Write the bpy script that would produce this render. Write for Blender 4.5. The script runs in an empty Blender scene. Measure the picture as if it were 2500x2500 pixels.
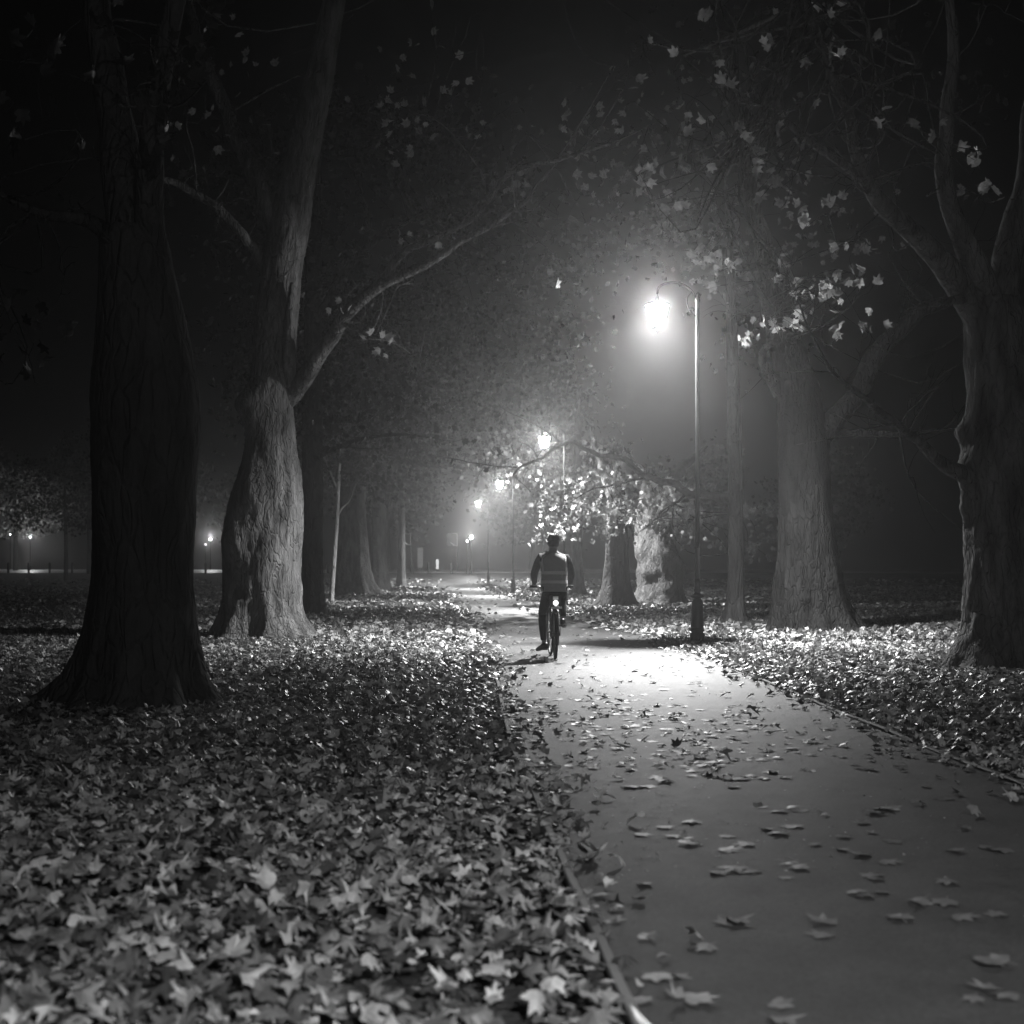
import bpy, bmesh, math, random
import numpy as np
from mathutils import Vector, Matrix

SC = bpy.context.scene
COL = SC.collection
R = math.radians
random.seed(7)
RNG = np.random.default_rng(11)

# ------------------------------------------------------------------ camera
F = 3558.0            # focal length in photo pixels (photo is 2500 px square)
CAM_H = 1.30
HORIZON = 1390.0
cam = bpy.data.cameras.new('camera')
cam.sensor_width = 24.0
cam.sensor_height = 24.0
cam.lens = 24.0 * F / 2500.0
cam.shift_y = (HORIZON - 1250.0) / 2500.0
cam.clip_start = 0.1
cam.clip_end = 1500.0
cam.dof.use_dof = True
cam.dof.focus_distance = 21.0
cam.dof.aperture_fstop = 2.0
camo = bpy.data.objects.new('camera', cam)
COL.objects.link(camo)
camo.location = (0, 0, CAM_H)
camo.rotation_euler = (R(90), 0, 0)
SC.camera = camo

# ------------------------------------------------------------------ night sky, moon, exposure
w = bpy.data.worlds.new('World')
SC.world = w
w.use_nodes = True
nt = w.node_tree
nt.nodes.clear()
sky = nt.nodes.new('ShaderNodeTexSky')
sky.sky_type = 'NISHITA'
sky.sun_disc = False
sky.sun_elevation = R(2)
sky.sun_rotation = R(200)
bw = nt.nodes.new('ShaderNodeRGBToBW')
bg = nt.nodes.new('ShaderNodeBackground')
bg.inputs['Strength'].default_value = 0.0001
wo = nt.nodes.new('ShaderNodeOutputWorld')
nt.links.new(sky.outputs[0], bw.inputs[0])
nt.links.new(bw.outputs[0], bg.inputs['Color'])
nt.links.new(bg.outputs[0], wo.inputs['Surface'])

LAMP_W = 12400.0       # power of each park lamp
SIDE = 0.054           # share of it that leaves the lantern sideways
HAZE_D = 0.0034
HAZE_G = 0.86

vs = SC.view_settings
SC.display_settings.display_device = 'sRGB'
vs.view_transform = 'Standard'
vs.look = 'None'
vs.exposure = 0.0
vs.gamma = 1.0
vs.use_curve_mapping = False

SC.render.engine = 'CYCLES'
cy = SC.cycles
cy.max_bounces = 4
cy.diffuse_bounces = 2
cy.glossy_bounces = 2
cy.transmission_bounces = 2
cy.volume_bounces = 0
cy.transparent_max_bounces = 8
cy.caustics_reflective = False
cy.caustics_refractive = False
cy.sample_clamp_indirect = 0.5
cy.use_denoising = True
try:
    cy.denoiser = 'OPENIMAGEDENOISE'
    cy.denoising_input_passes = 'RGB_ALBEDO_NORMAL'
    cy.denoising_prefilter = 'ACCURATE'
except Exception:
    pass
cy.use_light_tree = True
cy.use_adaptive_sampling = False

# ------------------------------------------------------------------ helpers
def P(px, py, z):
    """photo pixel at depth z (metres along +Y) -> world point"""
    return Vector(((px - 1250.0) / F * z, z, CAM_H - (py - HORIZON) / F * z))

def interp(x, xs, ys):
    return np.interp(x, xs, ys)

def smooth(a, b, x):
    t = np.clip((np.asarray(x, float) - a) / (b - a), 0, 1)
    return t * t * (3 - 2 * t)

def _hash(ix, iy, iz):
    n = (ix * 374761393 + iy * 668265263 + iz * 2147483647 + 1274126177) & 0xFFFFFFFF
    n = ((n ^ (n >> 13)) * 1274126177) & 0xFFFFFFFF
    n = ((n ^ (n >> 16)) * 2246822519) & 0xFFFFFFFF
    return ((n ^ (n >> 15)) & 0xFFFFFF) / float(0xFFFFFF)

def vnoise(p):
    """value noise in -1..1; p (N,3)"""
    p = np.asarray(p, float)
    i = np.floor(p).astype(np.int64)
    f = p - i
    f = f * f * (3 - 2 * f)
    out = 0
    for dx in (0, 1):
        for dy in (0, 1):
            for dz in (0, 1):
                wgt = (f[:, 0] if dx else 1 - f[:, 0]) * (f[:, 1] if dy else 1 - f[:, 1]) * (f[:, 2] if dz else 1 - f[:, 2])
                out = out + wgt * _hash(i[:, 0] + dx, i[:, 1] + dy, i[:, 2] + dz)
    return out * 2 - 1

def fbm(p, o=3):
    a, s, t = 1.0, 0, 0
    p = np.asarray(p, float)
    for k in range(o):
        s = s + a * vnoise(p + 17.3 * k)
        t += a
        a *= 0.5
        p = p * 2.03
    return s / t

class MB:
    def __init__(s):
        s.v, s.f, s.n = [], [], 0
    def add(s, verts, faces):
        verts = np.asarray(verts, float).reshape(-1, 3)
        o = s.n
        s.v.append(verts)
        s.f.extend([tuple(i + o for i in f) for f in faces])
        s.n += len(verts)
    def box(s, c, size, rot=None):
        x, y, z = size[0] / 2, size[1] / 2, size[2] / 2
        vs_ = [Vector(q) for q in ((-x, -y, -z), (x, -y, -z), (x, y, -z), (-x, y, -z), (-x, -y, z), (x, -y, z), (x, y, z), (-x, y, z))]
        if rot is not None:
            vs_ = [rot @ q for q in vs_]
        s.add([q + Vector(c) for q in vs_], [(0, 3, 2, 1), (4, 5, 6, 7), (0, 1, 5, 4), (1, 2, 6, 5), (2, 3, 7, 6), (3, 0, 4, 7)])
    def lathe(s, prof, sides=24, c=(0, 0, 0), flute=None, rot=None):
        vs_, fs = [], []
        n = len(prof)
        for (r, z) in prof:
            for k in range(sides):
                a = 2 * math.pi * k / sides
                rr = r
                if flute and flute[0] < z < flute[1]:
                    rr = r * (1 - 0.09 * (k % 2))
                q = Vector((rr * math.cos(a), rr * math.sin(a), z))
                if rot is not None:
                    q = rot @ q
                vs_.append(q + Vector(c))
        for i in range(n - 1):
            for k in range(sides):
                a, b = i * sides + k, i * sides + (k + 1) % sides
                fs.append((a, b, b + sides, a + sides))
        fs.append(tuple(reversed(range(sides))))
        fs.append(tuple(range((n - 1) * sides, n * sides)))
        s.add(vs_, fs)
    def tube(s, pts, radii, sides=8, disp=0.0, seed=0.0, flat=None):
        pts = [Vector(p) for p in pts]
        n = len(pts)
        if not hasattr(radii, '__len__'):
            radii = [radii] * n
        up = None
        vs_, rs = [], []
        for i in range(n):
            t = (pts[min(i + 1, n - 1)] - pts[max(i - 1, 0)])
            if t.length < 1e-9:
                t = Vector((0, 0, 1))
            t.normalize()
            if up is None:
                up = t.orthogonal().normalized()
            else:
                up = up - t * up.dot(t)
                up = up.normalized() if up.length > 1e-6 else t.orthogonal().normalized()
            sd = t.cross(up)
            for k in range(sides):
                a = 2 * math.pi * k / sides
                d = up * math.cos(a) + sd * math.sin(a)
                vs_.append(pts[i] + d * radii[i])
                rs.append((d, radii[i]))
        if disp:
            q = np.array([tuple(v) for v in vs_])
            m = np.array([r for _, r in rs])
            nz = fbm(q * np.array([3.0, 3.0, 1.4]) / max(0.35, 1) + seed, 3) + 0.5 * fbm(q * 9 + seed + 5, 2)
            dd = np.array([tuple(d) for d, _ in rs])
            q = q + dd * (nz * disp * m)[:, None]
            vs_ = q
        fs = []
        for i in range(n - 1):
            for k in range(sides):
                a, b = i * sides + k, i * sides + (k + 1) % sides
                fs.append((a, b, b + sides, a + sides))
        fs.append(tuple(reversed(range(sides))))
        fs.append(tuple(range((n - 1) * sides, n * sides)))
        s.add(vs_, fs)
    def torus(s, c, axis, Rr, r, seg=40, sides=8, sx=1.0):
        ax = Vector(axis).normalized()
        u = ax.orthogonal().normalized()
        v = ax.cross(u)
        vs_, fs = [], []
        for i in range(seg):
            a = 2 * math.pi * i / seg
            d = u * math.cos(a) + v * math.sin(a)
            for k in range(sides):
                b = 2 * math.pi * k / sides
                vs_.append(Vector(c) + d * (Rr + r * math.cos(b)) + ax * (r * sx * math.sin(b)))
        for i in range(seg):
            for k in range(sides):
                a0 = i * sides + k
                a1 = i * sides + (k + 1) % sides
                b0 = ((i + 1) % seg) * sides + k
                b1 = ((i + 1) % seg) * sides + (k + 1) % sides
                fs.append((a0, b0, b1, a1))
        s.add(vs_, fs)
    def loft(s, rings, cap=True):
        n = len(rings[0])
        vs_ = [p for r in rings for p in r]
        fs = []
        for i in range(len(rings) - 1):
            for k in range(n):
                a, b = i * n + k, i * n + (k + 1) % n
                fs.append((a, b, b + n, a + n))
        if cap:
            fs.append(tuple(reversed(range(n))))
            fs.append(tuple(range((len(rings) - 1) * n, len(rings) * n)))
        s.add(vs_, fs)
    def mesh(s, name, m, smooth_=True):
        me = bpy.data.meshes.new(name)
        v = np.concatenate(s.v) if s.v else np.zeros((0, 3))
        me.from_pydata(v.tolist(), [], s.f)
        if m:
            me.materials.append(m)
        if smooth_:
            me.shade_smooth()
        me.update()
        return me
    def build(s, name, m, parent=None, smooth_=True, loc=None):
        o = bpy.data.objects.new(name, s.mesh(name, m, smooth_))
        COL.objects.link(o)
        if parent:
            o.parent = parent
        if loc:
            o.location = loc
        return o

def tag(o, label=None, cat=None, group=None, kind=None):
    if label: o['label'] = label
    if cat: o['category'] = cat
    if group: o['group'] = group
    if kind: o['kind'] = kind
    return o

def empty(name, loc=(0, 0, 0), rz=0.0):
    o = bpy.data.objects.new(name, None)
    COL.objects.link(o)
    o.location = loc
    o.rotation_euler = (0, 0, rz)
    o.empty_display_size = 0.2
    return o

def copy_tree(o, parent=None):
    c = o.copy()
    COL.objects.link(c)
    if parent:
        c.parent = parent
    for ch in list(o.children):
        copy_tree(ch, c)
    return c

def spline(pts, n):
    """Catmull-Rom through rows of any width"""
    p = np.array(pts, float)
    if len(p) == 2:
        t = np.linspace(0, 1, n)[:, None]
        return p[0] * (1 - t) + p[1] * t
    q = np.vstack([2 * p[0] - p[1], p, 2 * p[-1] - p[-2]])
    out = []
    m = len(p) - 1
    for t in np.linspace(0, m, n):
        i = min(int(t), m - 1)
        u = t - i
        a, b, c, d = q[i], q[i + 1], q[i + 2], q[i + 3]
        out.append(0.5 * (2 * b + (c - a) * u + (2 * a - 5 * b + 4 * c - d) * u * u + (3 * b - a - 3 * c + d) * u ** 3))
    return np.array(out)

# ------------------------------------------------------------------ materials (all grey: a black and white night)
def new_mat(name):
    m = bpy.data.materials.new(name)
    m.use_nodes = True
    nt = m.node_tree
    return m, nt, nt.nodes['Principled BSDF'], nt.nodes['Material Output']

def grey(v):
    return (v, v, v, 1)

def noise_mat(name, lo, hi, scale=8.0, rough=0.7, bump=0.3, bdist=0.02, bscale=None, stretch=(1, 1, 1), spec=0.3, detail=6):
    m, nt, b, out = new_mat(name)
    tc = nt.nodes.new('ShaderNodeTexCoord')
    mp = nt.nodes.new('ShaderNodeMapping')
    mp.inputs['Scale'].default_value = stretch
    nt.links.new(tc.outputs['Object'], mp.inputs[0])
    nz = nt.nodes.new('ShaderNodeTexNoise')
    nz.inputs['Scale'].default_value = scale
    nz.inputs['Detail'].default_value = detail
    nt.links.new(mp.outputs[0], nz.inputs['Vector'])
    cr = nt.nodes.new('ShaderNodeValToRGB')
    cr.color_ramp.elements[0].position = 0.35
    cr.color_ramp.elements[1].position = 0.68
    cr.color_ramp.elements[0].color = grey(lo)
    cr.color_ramp.elements[1].color = grey(hi)
    nt.links.new(nz.outputs['Fac'], cr.inputs[0])
    nt.links.new(cr.outputs[0], b.inputs['Base Color'])
    b.inputs['Roughness'].default_value = rough
    b.inputs['Specular IOR Level'].default_value = spec
    if bump:
        n2 = nt.nodes.new('ShaderNodeTexNoise')
        n2.inputs['Scale'].default_value = bscale or scale * 3
        n2.inputs['Detail'].default_value = 8
        nt.links.new(mp.outputs[0], n2.inputs['Vector'])
        bp = nt.nodes.new('ShaderNodeBump')
        bp.inputs['Strength'].default_value = bump
        bp.inputs['Distance'].default_value = bdist
        nt.links.new(n2.outputs['Fac'], bp.inputs['Height'])
        nt.links.new(bp.outputs[0], b.inputs['Normal'])
    return m

def plain(name, v, rough=0.5, metal=0.0, spec=0.5):
    return noise_mat(name, v * 0.85, v * 1.15, 20, rough, 0.08, 0.002, 60, spec=spec)

def bark_mat(name, lo, hi, s=1.0):
    m = noise_mat(name, lo, hi, 3.5 * s, 0.9, 1.0, 0.09, 9 * s, (1, 1, 0.28), 0.06, 8)
    nt = m.node_tree
    b = nt.nodes['Principled BSDF']
    # plates of flaking bark
    vo = nt.nodes.new('ShaderNodeTexVoronoi')
    vo.feature = 'DISTANCE_TO_EDGE'
    vo.inputs['Scale'].default_value = 7.0 * s
    mp = [n for n in nt.nodes if n.type == 'MAPPING'][0]
    mx = nt.nodes.new('ShaderNodeVectorMath')
    mx.operation = 'ADD'
    nz = nt.nodes.new('ShaderNodeTexNoise')
    nz.inputs['Scale'].default_value = 5.0
    nt.links.new(mp.outputs[0], nz.inputs['Vector'])
    sc = nt.nodes.new('ShaderNodeVectorMath')
    sc.operation = 'SCALE'
    sc.inputs['Scale'].default_value = 0.25
    nt.links.new(nz.outputs['Color'], sc.inputs[0])
    nt.links.new(mp.outputs[0], mx.inputs[0])
    nt.links.new(sc.outputs[0], mx.inputs[1])
    nt.links.new(mx.outputs[0], vo.inputs['Vector'])
    mr = nt.nodes.new('ShaderNodeMapRange')
    mr.inputs['From Max'].default_value = 0.12
    nt.links.new(vo.outputs['Distance'], mr.inputs['Value'])
    bp0 = [n for n in nt.nodes if n.type == 'BUMP'][0]
    bp = nt.nodes.new('ShaderNodeBump')
    bp.inputs['Strength'].default_value = 0.7
    bp.inputs['Distance'].default_value = 0.035
    nt.links.new(mr.outputs[0], bp.inputs['Height'])
    nt.links.new(bp0.outputs[0], bp.inputs['Normal'])
    nt.links.new(bp.outputs[0], b.inputs['Normal'])
    return m

def leaf_mat(name, lo, hi, trans=0.25, rough=0.45, spec=0.4):
    m, nt, b, out = new_mat(name)
    geo = nt.nodes.new('ShaderNodeNewGeometry')
    cr = nt.nodes.new('ShaderNodeValToRGB')
    e = cr.color_ramp.elements
    e[0].position, e[0].color = 0.0, grey(lo)
    e[1].position, e[1].color = 1.0, grey(hi)
    k = e.new(0.55)
    k.color = grey(lo + (hi - lo) * 0.35)
    nt.links.new(geo.outputs['Random Per Island'], cr.inputs[0])
    tc = nt.nodes.new('ShaderNodeTexCoord')
    nz = nt.nodes.new('ShaderNodeTexNoise')
    nz.inputs['Scale'].default_value = 22
    nz.inputs['Detail'].default_value = 4
    nt.links.new(tc.outputs['Object'], nz.inputs['Vector'])
    mr = nt.nodes.new('ShaderNodeMapRange')
    mr.inputs['From Min'].default_value = 0.3
    mr.inputs['From Max'].default_value = 0.7
    mr.inputs['To Min'].default_value = 0.65
    mr.inputs['To Max'].default_value = 1.2
    nt.links.new(nz.outputs['Fac'], mr.inputs['Value'])
    mu = nt.nodes.new('ShaderNodeMixRGB')
    mu.blend_type = 'MULTIPLY'
    mu.inputs[0].default_value = 1
    nt.links.new(cr.outputs[0], mu.inputs[1])
    nt.links.new(mr.outputs[0], mu.inputs[2])
    nt.links.new(mu.outputs[0], b.inputs['Base Color'])
    b.inputs['Roughness'].default_value = rough
    b.inputs['Specular IOR Level'].default_value = spec
    if trans:
        tr = nt.nodes.new('ShaderNodeBsdfTranslucent')
        nt.links.new(mu.outputs[0], tr.inputs['Color'])
        ms = nt.nodes.new('ShaderNodeMixShader')
        ms.inputs[0].default_value = trans
        nt.links.new(b.outputs[0], ms.inputs[1])
        nt.links.new(tr.outputs[0], ms.inputs[2])
        nt.links.new(ms.outputs[0], out.inputs['Surface'])
    return m

def glow_mat(name, strength, clear=True):
    m, nt, b, out = new_mat(name)
    nt.nodes.remove(b)
    em = nt.nodes.new('ShaderNodeEmission')
    em.inputs['Color'].default_value = grey(1)
    em.inputs['Strength'].default_value = strength
    if clear:
        tr = nt.nodes.new('ShaderNodeBsdfTransparent')
        ad = nt.nodes.new('ShaderNodeAddShader')
        nt.links.new(em.outputs[0], ad.inputs[0])
        nt.links.new(tr.outputs[0], ad.inputs[1])
        nt.links.new(ad.outputs[0], out.inputs['Surface'])
    else:
        nt.links.new(em.outputs[0], out.inputs['Surface'])
    try:
        m.cycles.emission_sampling = 'NONE'
    except Exception:
        pass
    return m

M = dict(
    soil=noise_mat('soil_and_turf', 0.035, 0.085, 5, 0.9, 0.9, 0.05, 30, spec=0.1),
    asphalt=noise_mat('asphalt', 0.034, 0.058, 2.2, 0.58, 0.55, 0.006, 190, spec=0.55),
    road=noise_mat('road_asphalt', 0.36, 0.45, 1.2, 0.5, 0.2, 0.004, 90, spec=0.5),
    timber=noise_mat('edging_timber', 0.11, 0.19, 6, 0.6, 0.4, 0.004, 60, (1, 0.2, 1)),
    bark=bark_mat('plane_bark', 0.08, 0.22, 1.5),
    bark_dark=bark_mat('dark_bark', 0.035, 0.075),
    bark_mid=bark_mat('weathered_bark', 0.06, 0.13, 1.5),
    bark_dimmed=bark_mat('dimmed_bark', 0.013, 0.028, 1.5),  # bark darkened below its own tone so the trunk looks faintly lit
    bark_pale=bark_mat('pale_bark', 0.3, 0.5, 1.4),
    litter=leaf_mat('fallen_leaf', 0.06, 0.66, 0.12, 0.40, 0.5),
    path_leaf=leaf_mat('path_leaf', 0.07, 0.36, 0.12, 0.45, 0.4),
    leaf=leaf_mat('hanging_leaf', 0.4, 0.85, 0.5, 0.45, 0.4),  # leaf colour paled to carry lamplight on the sprays
    leaf_dimmed=leaf_mat('dimmed_leaf', 0.015, 0.06, 0.4, 0.5, 0.3),  # darkened copy of the leaf, unlit canopy put into the colour
    iron=noise_mat('black_painted_iron', 0.012, 0.022, 30, 0.28, 0.15, 0.002, 80, spec=0.6),
    iron_matt=noise_mat('dulled_iron', 0.010, 0.018, 30, 0.75, 0.15, 0.002, 80, spec=0.15),  # iron darkened and dulled so the bracket stays dim above the lantern
    pole=noise_mat('pole_paint', 0.022, 0.034, 30, 0.42, 0.1, 0.002, 60, spec=0.45),
    glass=glow_mat('lit_lantern_glass', 14.0),
    bulb=glow_mat('far_bulb', 16.0, False),
    rear_light=glow_mat('bicycle_rear_light', 2.2, False),
    wood=noise_mat('bollard_wood', 0.03, 0.06, 12, 0.8, 0.4, 0.01, spec=0.2),
    white=noise_mat('white_paint', 0.6, 0.75, 12, 0.5, 0.1, 0.002),
    panel=noise_mat('pale_panel', 0.4, 0.5, 4, 0.6, 0.1, 0.002),
    rubber=plain('rubber', 0.012, 0.55),
    frame=plain('bicycle_paint', 0.03, 0.25, spec=0.6),
    chrome=plain('bright_metal', 0.5, 0.22, spec=0.9),
    skin=plain('skin', 0.32, 0.5),
    jacket=noise_mat('jacket_cloth', 0.045, 0.07, 30, 0.75, 0.5, 0.01, 16, spec=0.3),
    vest=noise_mat('vest_cloth', 0.44, 0.50, 30, 0.7, 0.4, 0.01, 14, spec=0.3),
    stripe=noise_mat('reflective_tape', 0.96, 0.98, 60, 0.5, 0.1, 0.002, spec=0.5),
    trousers=noise_mat('trouser_cloth', 0.018, 0.03, 40, 0.85, 0.5, 0.01, 18, spec=0.2),
    shoe=plain('shoe_leather', 0.02, 0.4),
    helmet=plain('helmet_shell', 0.02, 0.3),
    hair=plain('hair', 0.03, 0.6),
)

# ------------------------------------------------------------------ lie of the land
LZ = [-40, -10, 0, 4.5, 8.4, 11, 15, 18.5, 30, 43.6, 50, 62.5, 75, 98, 130]
LX = [2.2, 1.0, .56, .35, .14, .0, -.10, -.2, -.78, -1.5, -1.95, -2.9, -3.55, -5.2, -7.6]
RZ = [-40, -10, 0, 8.5, 13.7, 20, 25, 28.4, 35.6, 43.6, 50, 62.5, 75, 98, 130]
RX = [5.0, 3.7, 3.3, 3.0, 2.9, 2.83, 2.72, 2.55, 2.2, 1.7, 1.4, .6, -.25, -1.95, -4.2]

def left_x(y): return interp(y, LZ, LX)
def right_x(y): return interp(y, RZ, RX)

def rise(y):
    y = np.asarray(y, float)
    return 0.93 * smooth(97, 110, y) + np.clip((y - 110) * 0.0225, 0, 0.27)

def off_path(x, y):
    """metres outside the path (negative inside)"""
    return np.maximum(left_x(y) - x, x - right_x(y))

def land(x, y):
    x = np.asarray(x, float); y = np.asarray(y, float)
    d = off_path(x, y)
    k = smooth(0.3, 1.6, d)
    n = fbm(np.stack([x * 0.35, y * 0.35, x * 0], -1).reshape(-1, 3), 3).reshape(x.shape)
    return rise(y) + k * (0.035 + 0.045 * n)

def lines(a, b, fine_a, fine_b, s, g):
    xs = list(np.arange(fine_a, fine_b + 1e-6, s))
    st = s; v = xs[-1]
    while v < b:
        st *= g; v += st; xs.append(min(v, b))
    st = s; v = xs[0]
    lo = []
    while v > a:
        st *= g; v -= st; lo.append(max(v, a))
    return np.array(lo[::-1] + xs)

gx = lines(-300, 300, -14, 14, 0.4, 1.12)
gy = lines(-60, 320, -4, 125, 0.5, 1.12)
X, Y = np.meshgrid(gx, gy)
Z = land(X, Y)
gm = MB()
nx, ny = len(gx), len(gy)
gm.add(np.stack([X, Y, Z], -1).reshape(-1, 3),
       [(j * nx + i, j * nx + i + 1, (j + 1) * nx + i + 1, (j + 1) * nx + i) for j in range(ny - 1) for i in range(nx - 1)])
tag(gm.build('ground', M['soil']), 'dark turf of the park under the trees', kind='structure')

pm = MB()
ys = np.concatenate([np.arange(-30, 40, 0.5), np.arange(40, 109.5, 1.0)])
rows = []
NW = 8
for y in ys:
    l, r = float(left_x(y)), float(right_x(y))
    for k in range(NW + 1):
        t = k / NW
        rows.append((l + (r - l) * t, y, float(rise(y)) + 0.016 + 0.012 * (1 - (2 * t - 1) ** 2)))
pm.add(rows, [(j * (NW + 1) + k, j * (NW + 1) + k + 1, (j + 1) * (NW + 1) + k + 1, (j + 1) * (NW + 1) + k)
              for j in range(len(ys) - 1) for k in range(NW)])
tag(pm.build('path', M['asphalt']), 'smooth asphalt path running away between the trees', kind='structure')

for side, fx in ((-1, left_x), (1, right_x)):
    km = MB()
    rings = []
    for y in np.arange(-20, 62, 0.5):
        x = float(fx(y)) + side * 0.022 + 0.006 * math.sin(y * 1.7) + 0.004 * math.sin(y * 5.1)
        h = 0.03 + 0.005 * math.sin(y * 2.3)
        rings.append([(x - 0.02, y, -0.1), (x + 0.02, y, -0.1), (x + 0.02, y, h), (x + 0.014, y, h + .006), (x - 0.014, y, h + .006), (x - 0.02, y, h)])
    km.loft(rings)
    for y in np.arange(-19, 60, 2.4):       # pegs and butt joints
        x = float(fx(y)) + side * 0.05
        km.box((x, y, -.01), (.03, .05, .11))
    tag(km.build('kerb', M['timber'], smooth_=False), 'thin timber edging strip along the path', kind='structure')

rm = MB()
xs_ = np.linspace(-70, 60, 66)
yy_ = np.linspace(110.2, 121.5, 5)
rm.add([(x, y, float(rise(y)) + 0.09) for y in yy_ for x in xs_],
       [(j * 66 + i, j * 66 + i + 1, (j + 1) * 66 + i + 1, (j + 1) * 66 + i) for j in range(4) for i in range(65)])
tag(rm.build('road', M['road']), 'pale lit road crossing behind the park', kind='structure')

nt = M['asphalt'].node_tree
b_ = nt.nodes['Principled BSDF']
cr = [n for n in nt.nodes if n.type == 'VALTORGB'][0]
tc = [n for n in nt.nodes if n.type == 'TEX_COORD'][0]
vo = nt.nodes.new('ShaderNodeTexVoronoi')
vo.inputs['Scale'].default_value = 95
nt.links.new(tc.outputs['Object'], vo.inputs['Vector'])
n2 = nt.nodes.new('ShaderNodeTexNoise')
n2.inputs['Scale'].default_value = 11
n2.inputs['Detail'].default_value = 8
nt.links.new(tc.outputs['Object'], n2.inputs['Vector'])
m1 = nt.nodes.new('ShaderNodeMapRange')
m1.inputs['To Min'].default_value = .55
m1.inputs['To Max'].default_value = 1.5
nt.links.new(vo.outputs['Color'], m1.inputs['Value'])
m2 = nt.nodes.new('ShaderNodeMapRange')
m2.inputs['From Min'].default_value = .3
m2.inputs['From Max'].default_value = .7
m2.inputs['To Min'].default_value = .86
m2.inputs['To Max'].default_value = 1.12
nt.links.new(n2.outputs['Fac'], m2.inputs['Value'])
mm = nt.nodes.new('ShaderNodeMath'); mm.operation = 'MULTIPLY'
nt.links.new(m1.outputs[0], mm.inputs[0]); nt.links.new(m2.outputs[0], mm.inputs[1])
mx = nt.nodes.new('ShaderNodeMixRGB'); mx.blend_type = 'MULTIPLY'; mx.inputs[0].default_value = 1
nt.links.new(cr.outputs[0], mx.inputs[1]); nt.links.new(mm.outputs[0], mx.inputs[2])
nt.links.new(mx.outputs[0], b_.inputs['Base Color'])
m3 = nt.nodes.new('ShaderNodeMapRange')      # damp and dry patches
m3.inputs['From Min'].default_value = .3
m3.inputs['From Max'].default_value = .7
m3.inputs['To Min'].default_value = .57
m3.inputs['To Max'].default_value = .63
nt.links.new(n2.outputs['Fac'], m3.inputs['Value'])
nt.links.new(m3.outputs[0], b_.inputs['Roughness'])

# ------------------------------------------------------------------ haze
hz = MB()
hz.box((0, 130, 19.0), (640, 420, 41.0))
ho = hz.build('haze', None, smooth_=False)
mh = bpy.data.materials.new('night_mist')
mh.use_nodes = True
hn = mh.node_tree
hn.nodes.clear()
ov = hn.nodes.new('ShaderNodeOutputMaterial')
pv = hn.nodes.new('ShaderNodeVolumePrincipled')
pv.inputs['Color'].default_value = grey(0.95)
pv.inputs['Density'].default_value = HAZE_D
pv.inputs['Anisotropy'].default_value = HAZE_G
hn.links.new(pv.outputs[0], ov.inputs['Volume'])
ho.data.materials.append(mh)
tag(ho, 'thin night mist filling the avenue', kind='stuff')

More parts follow.
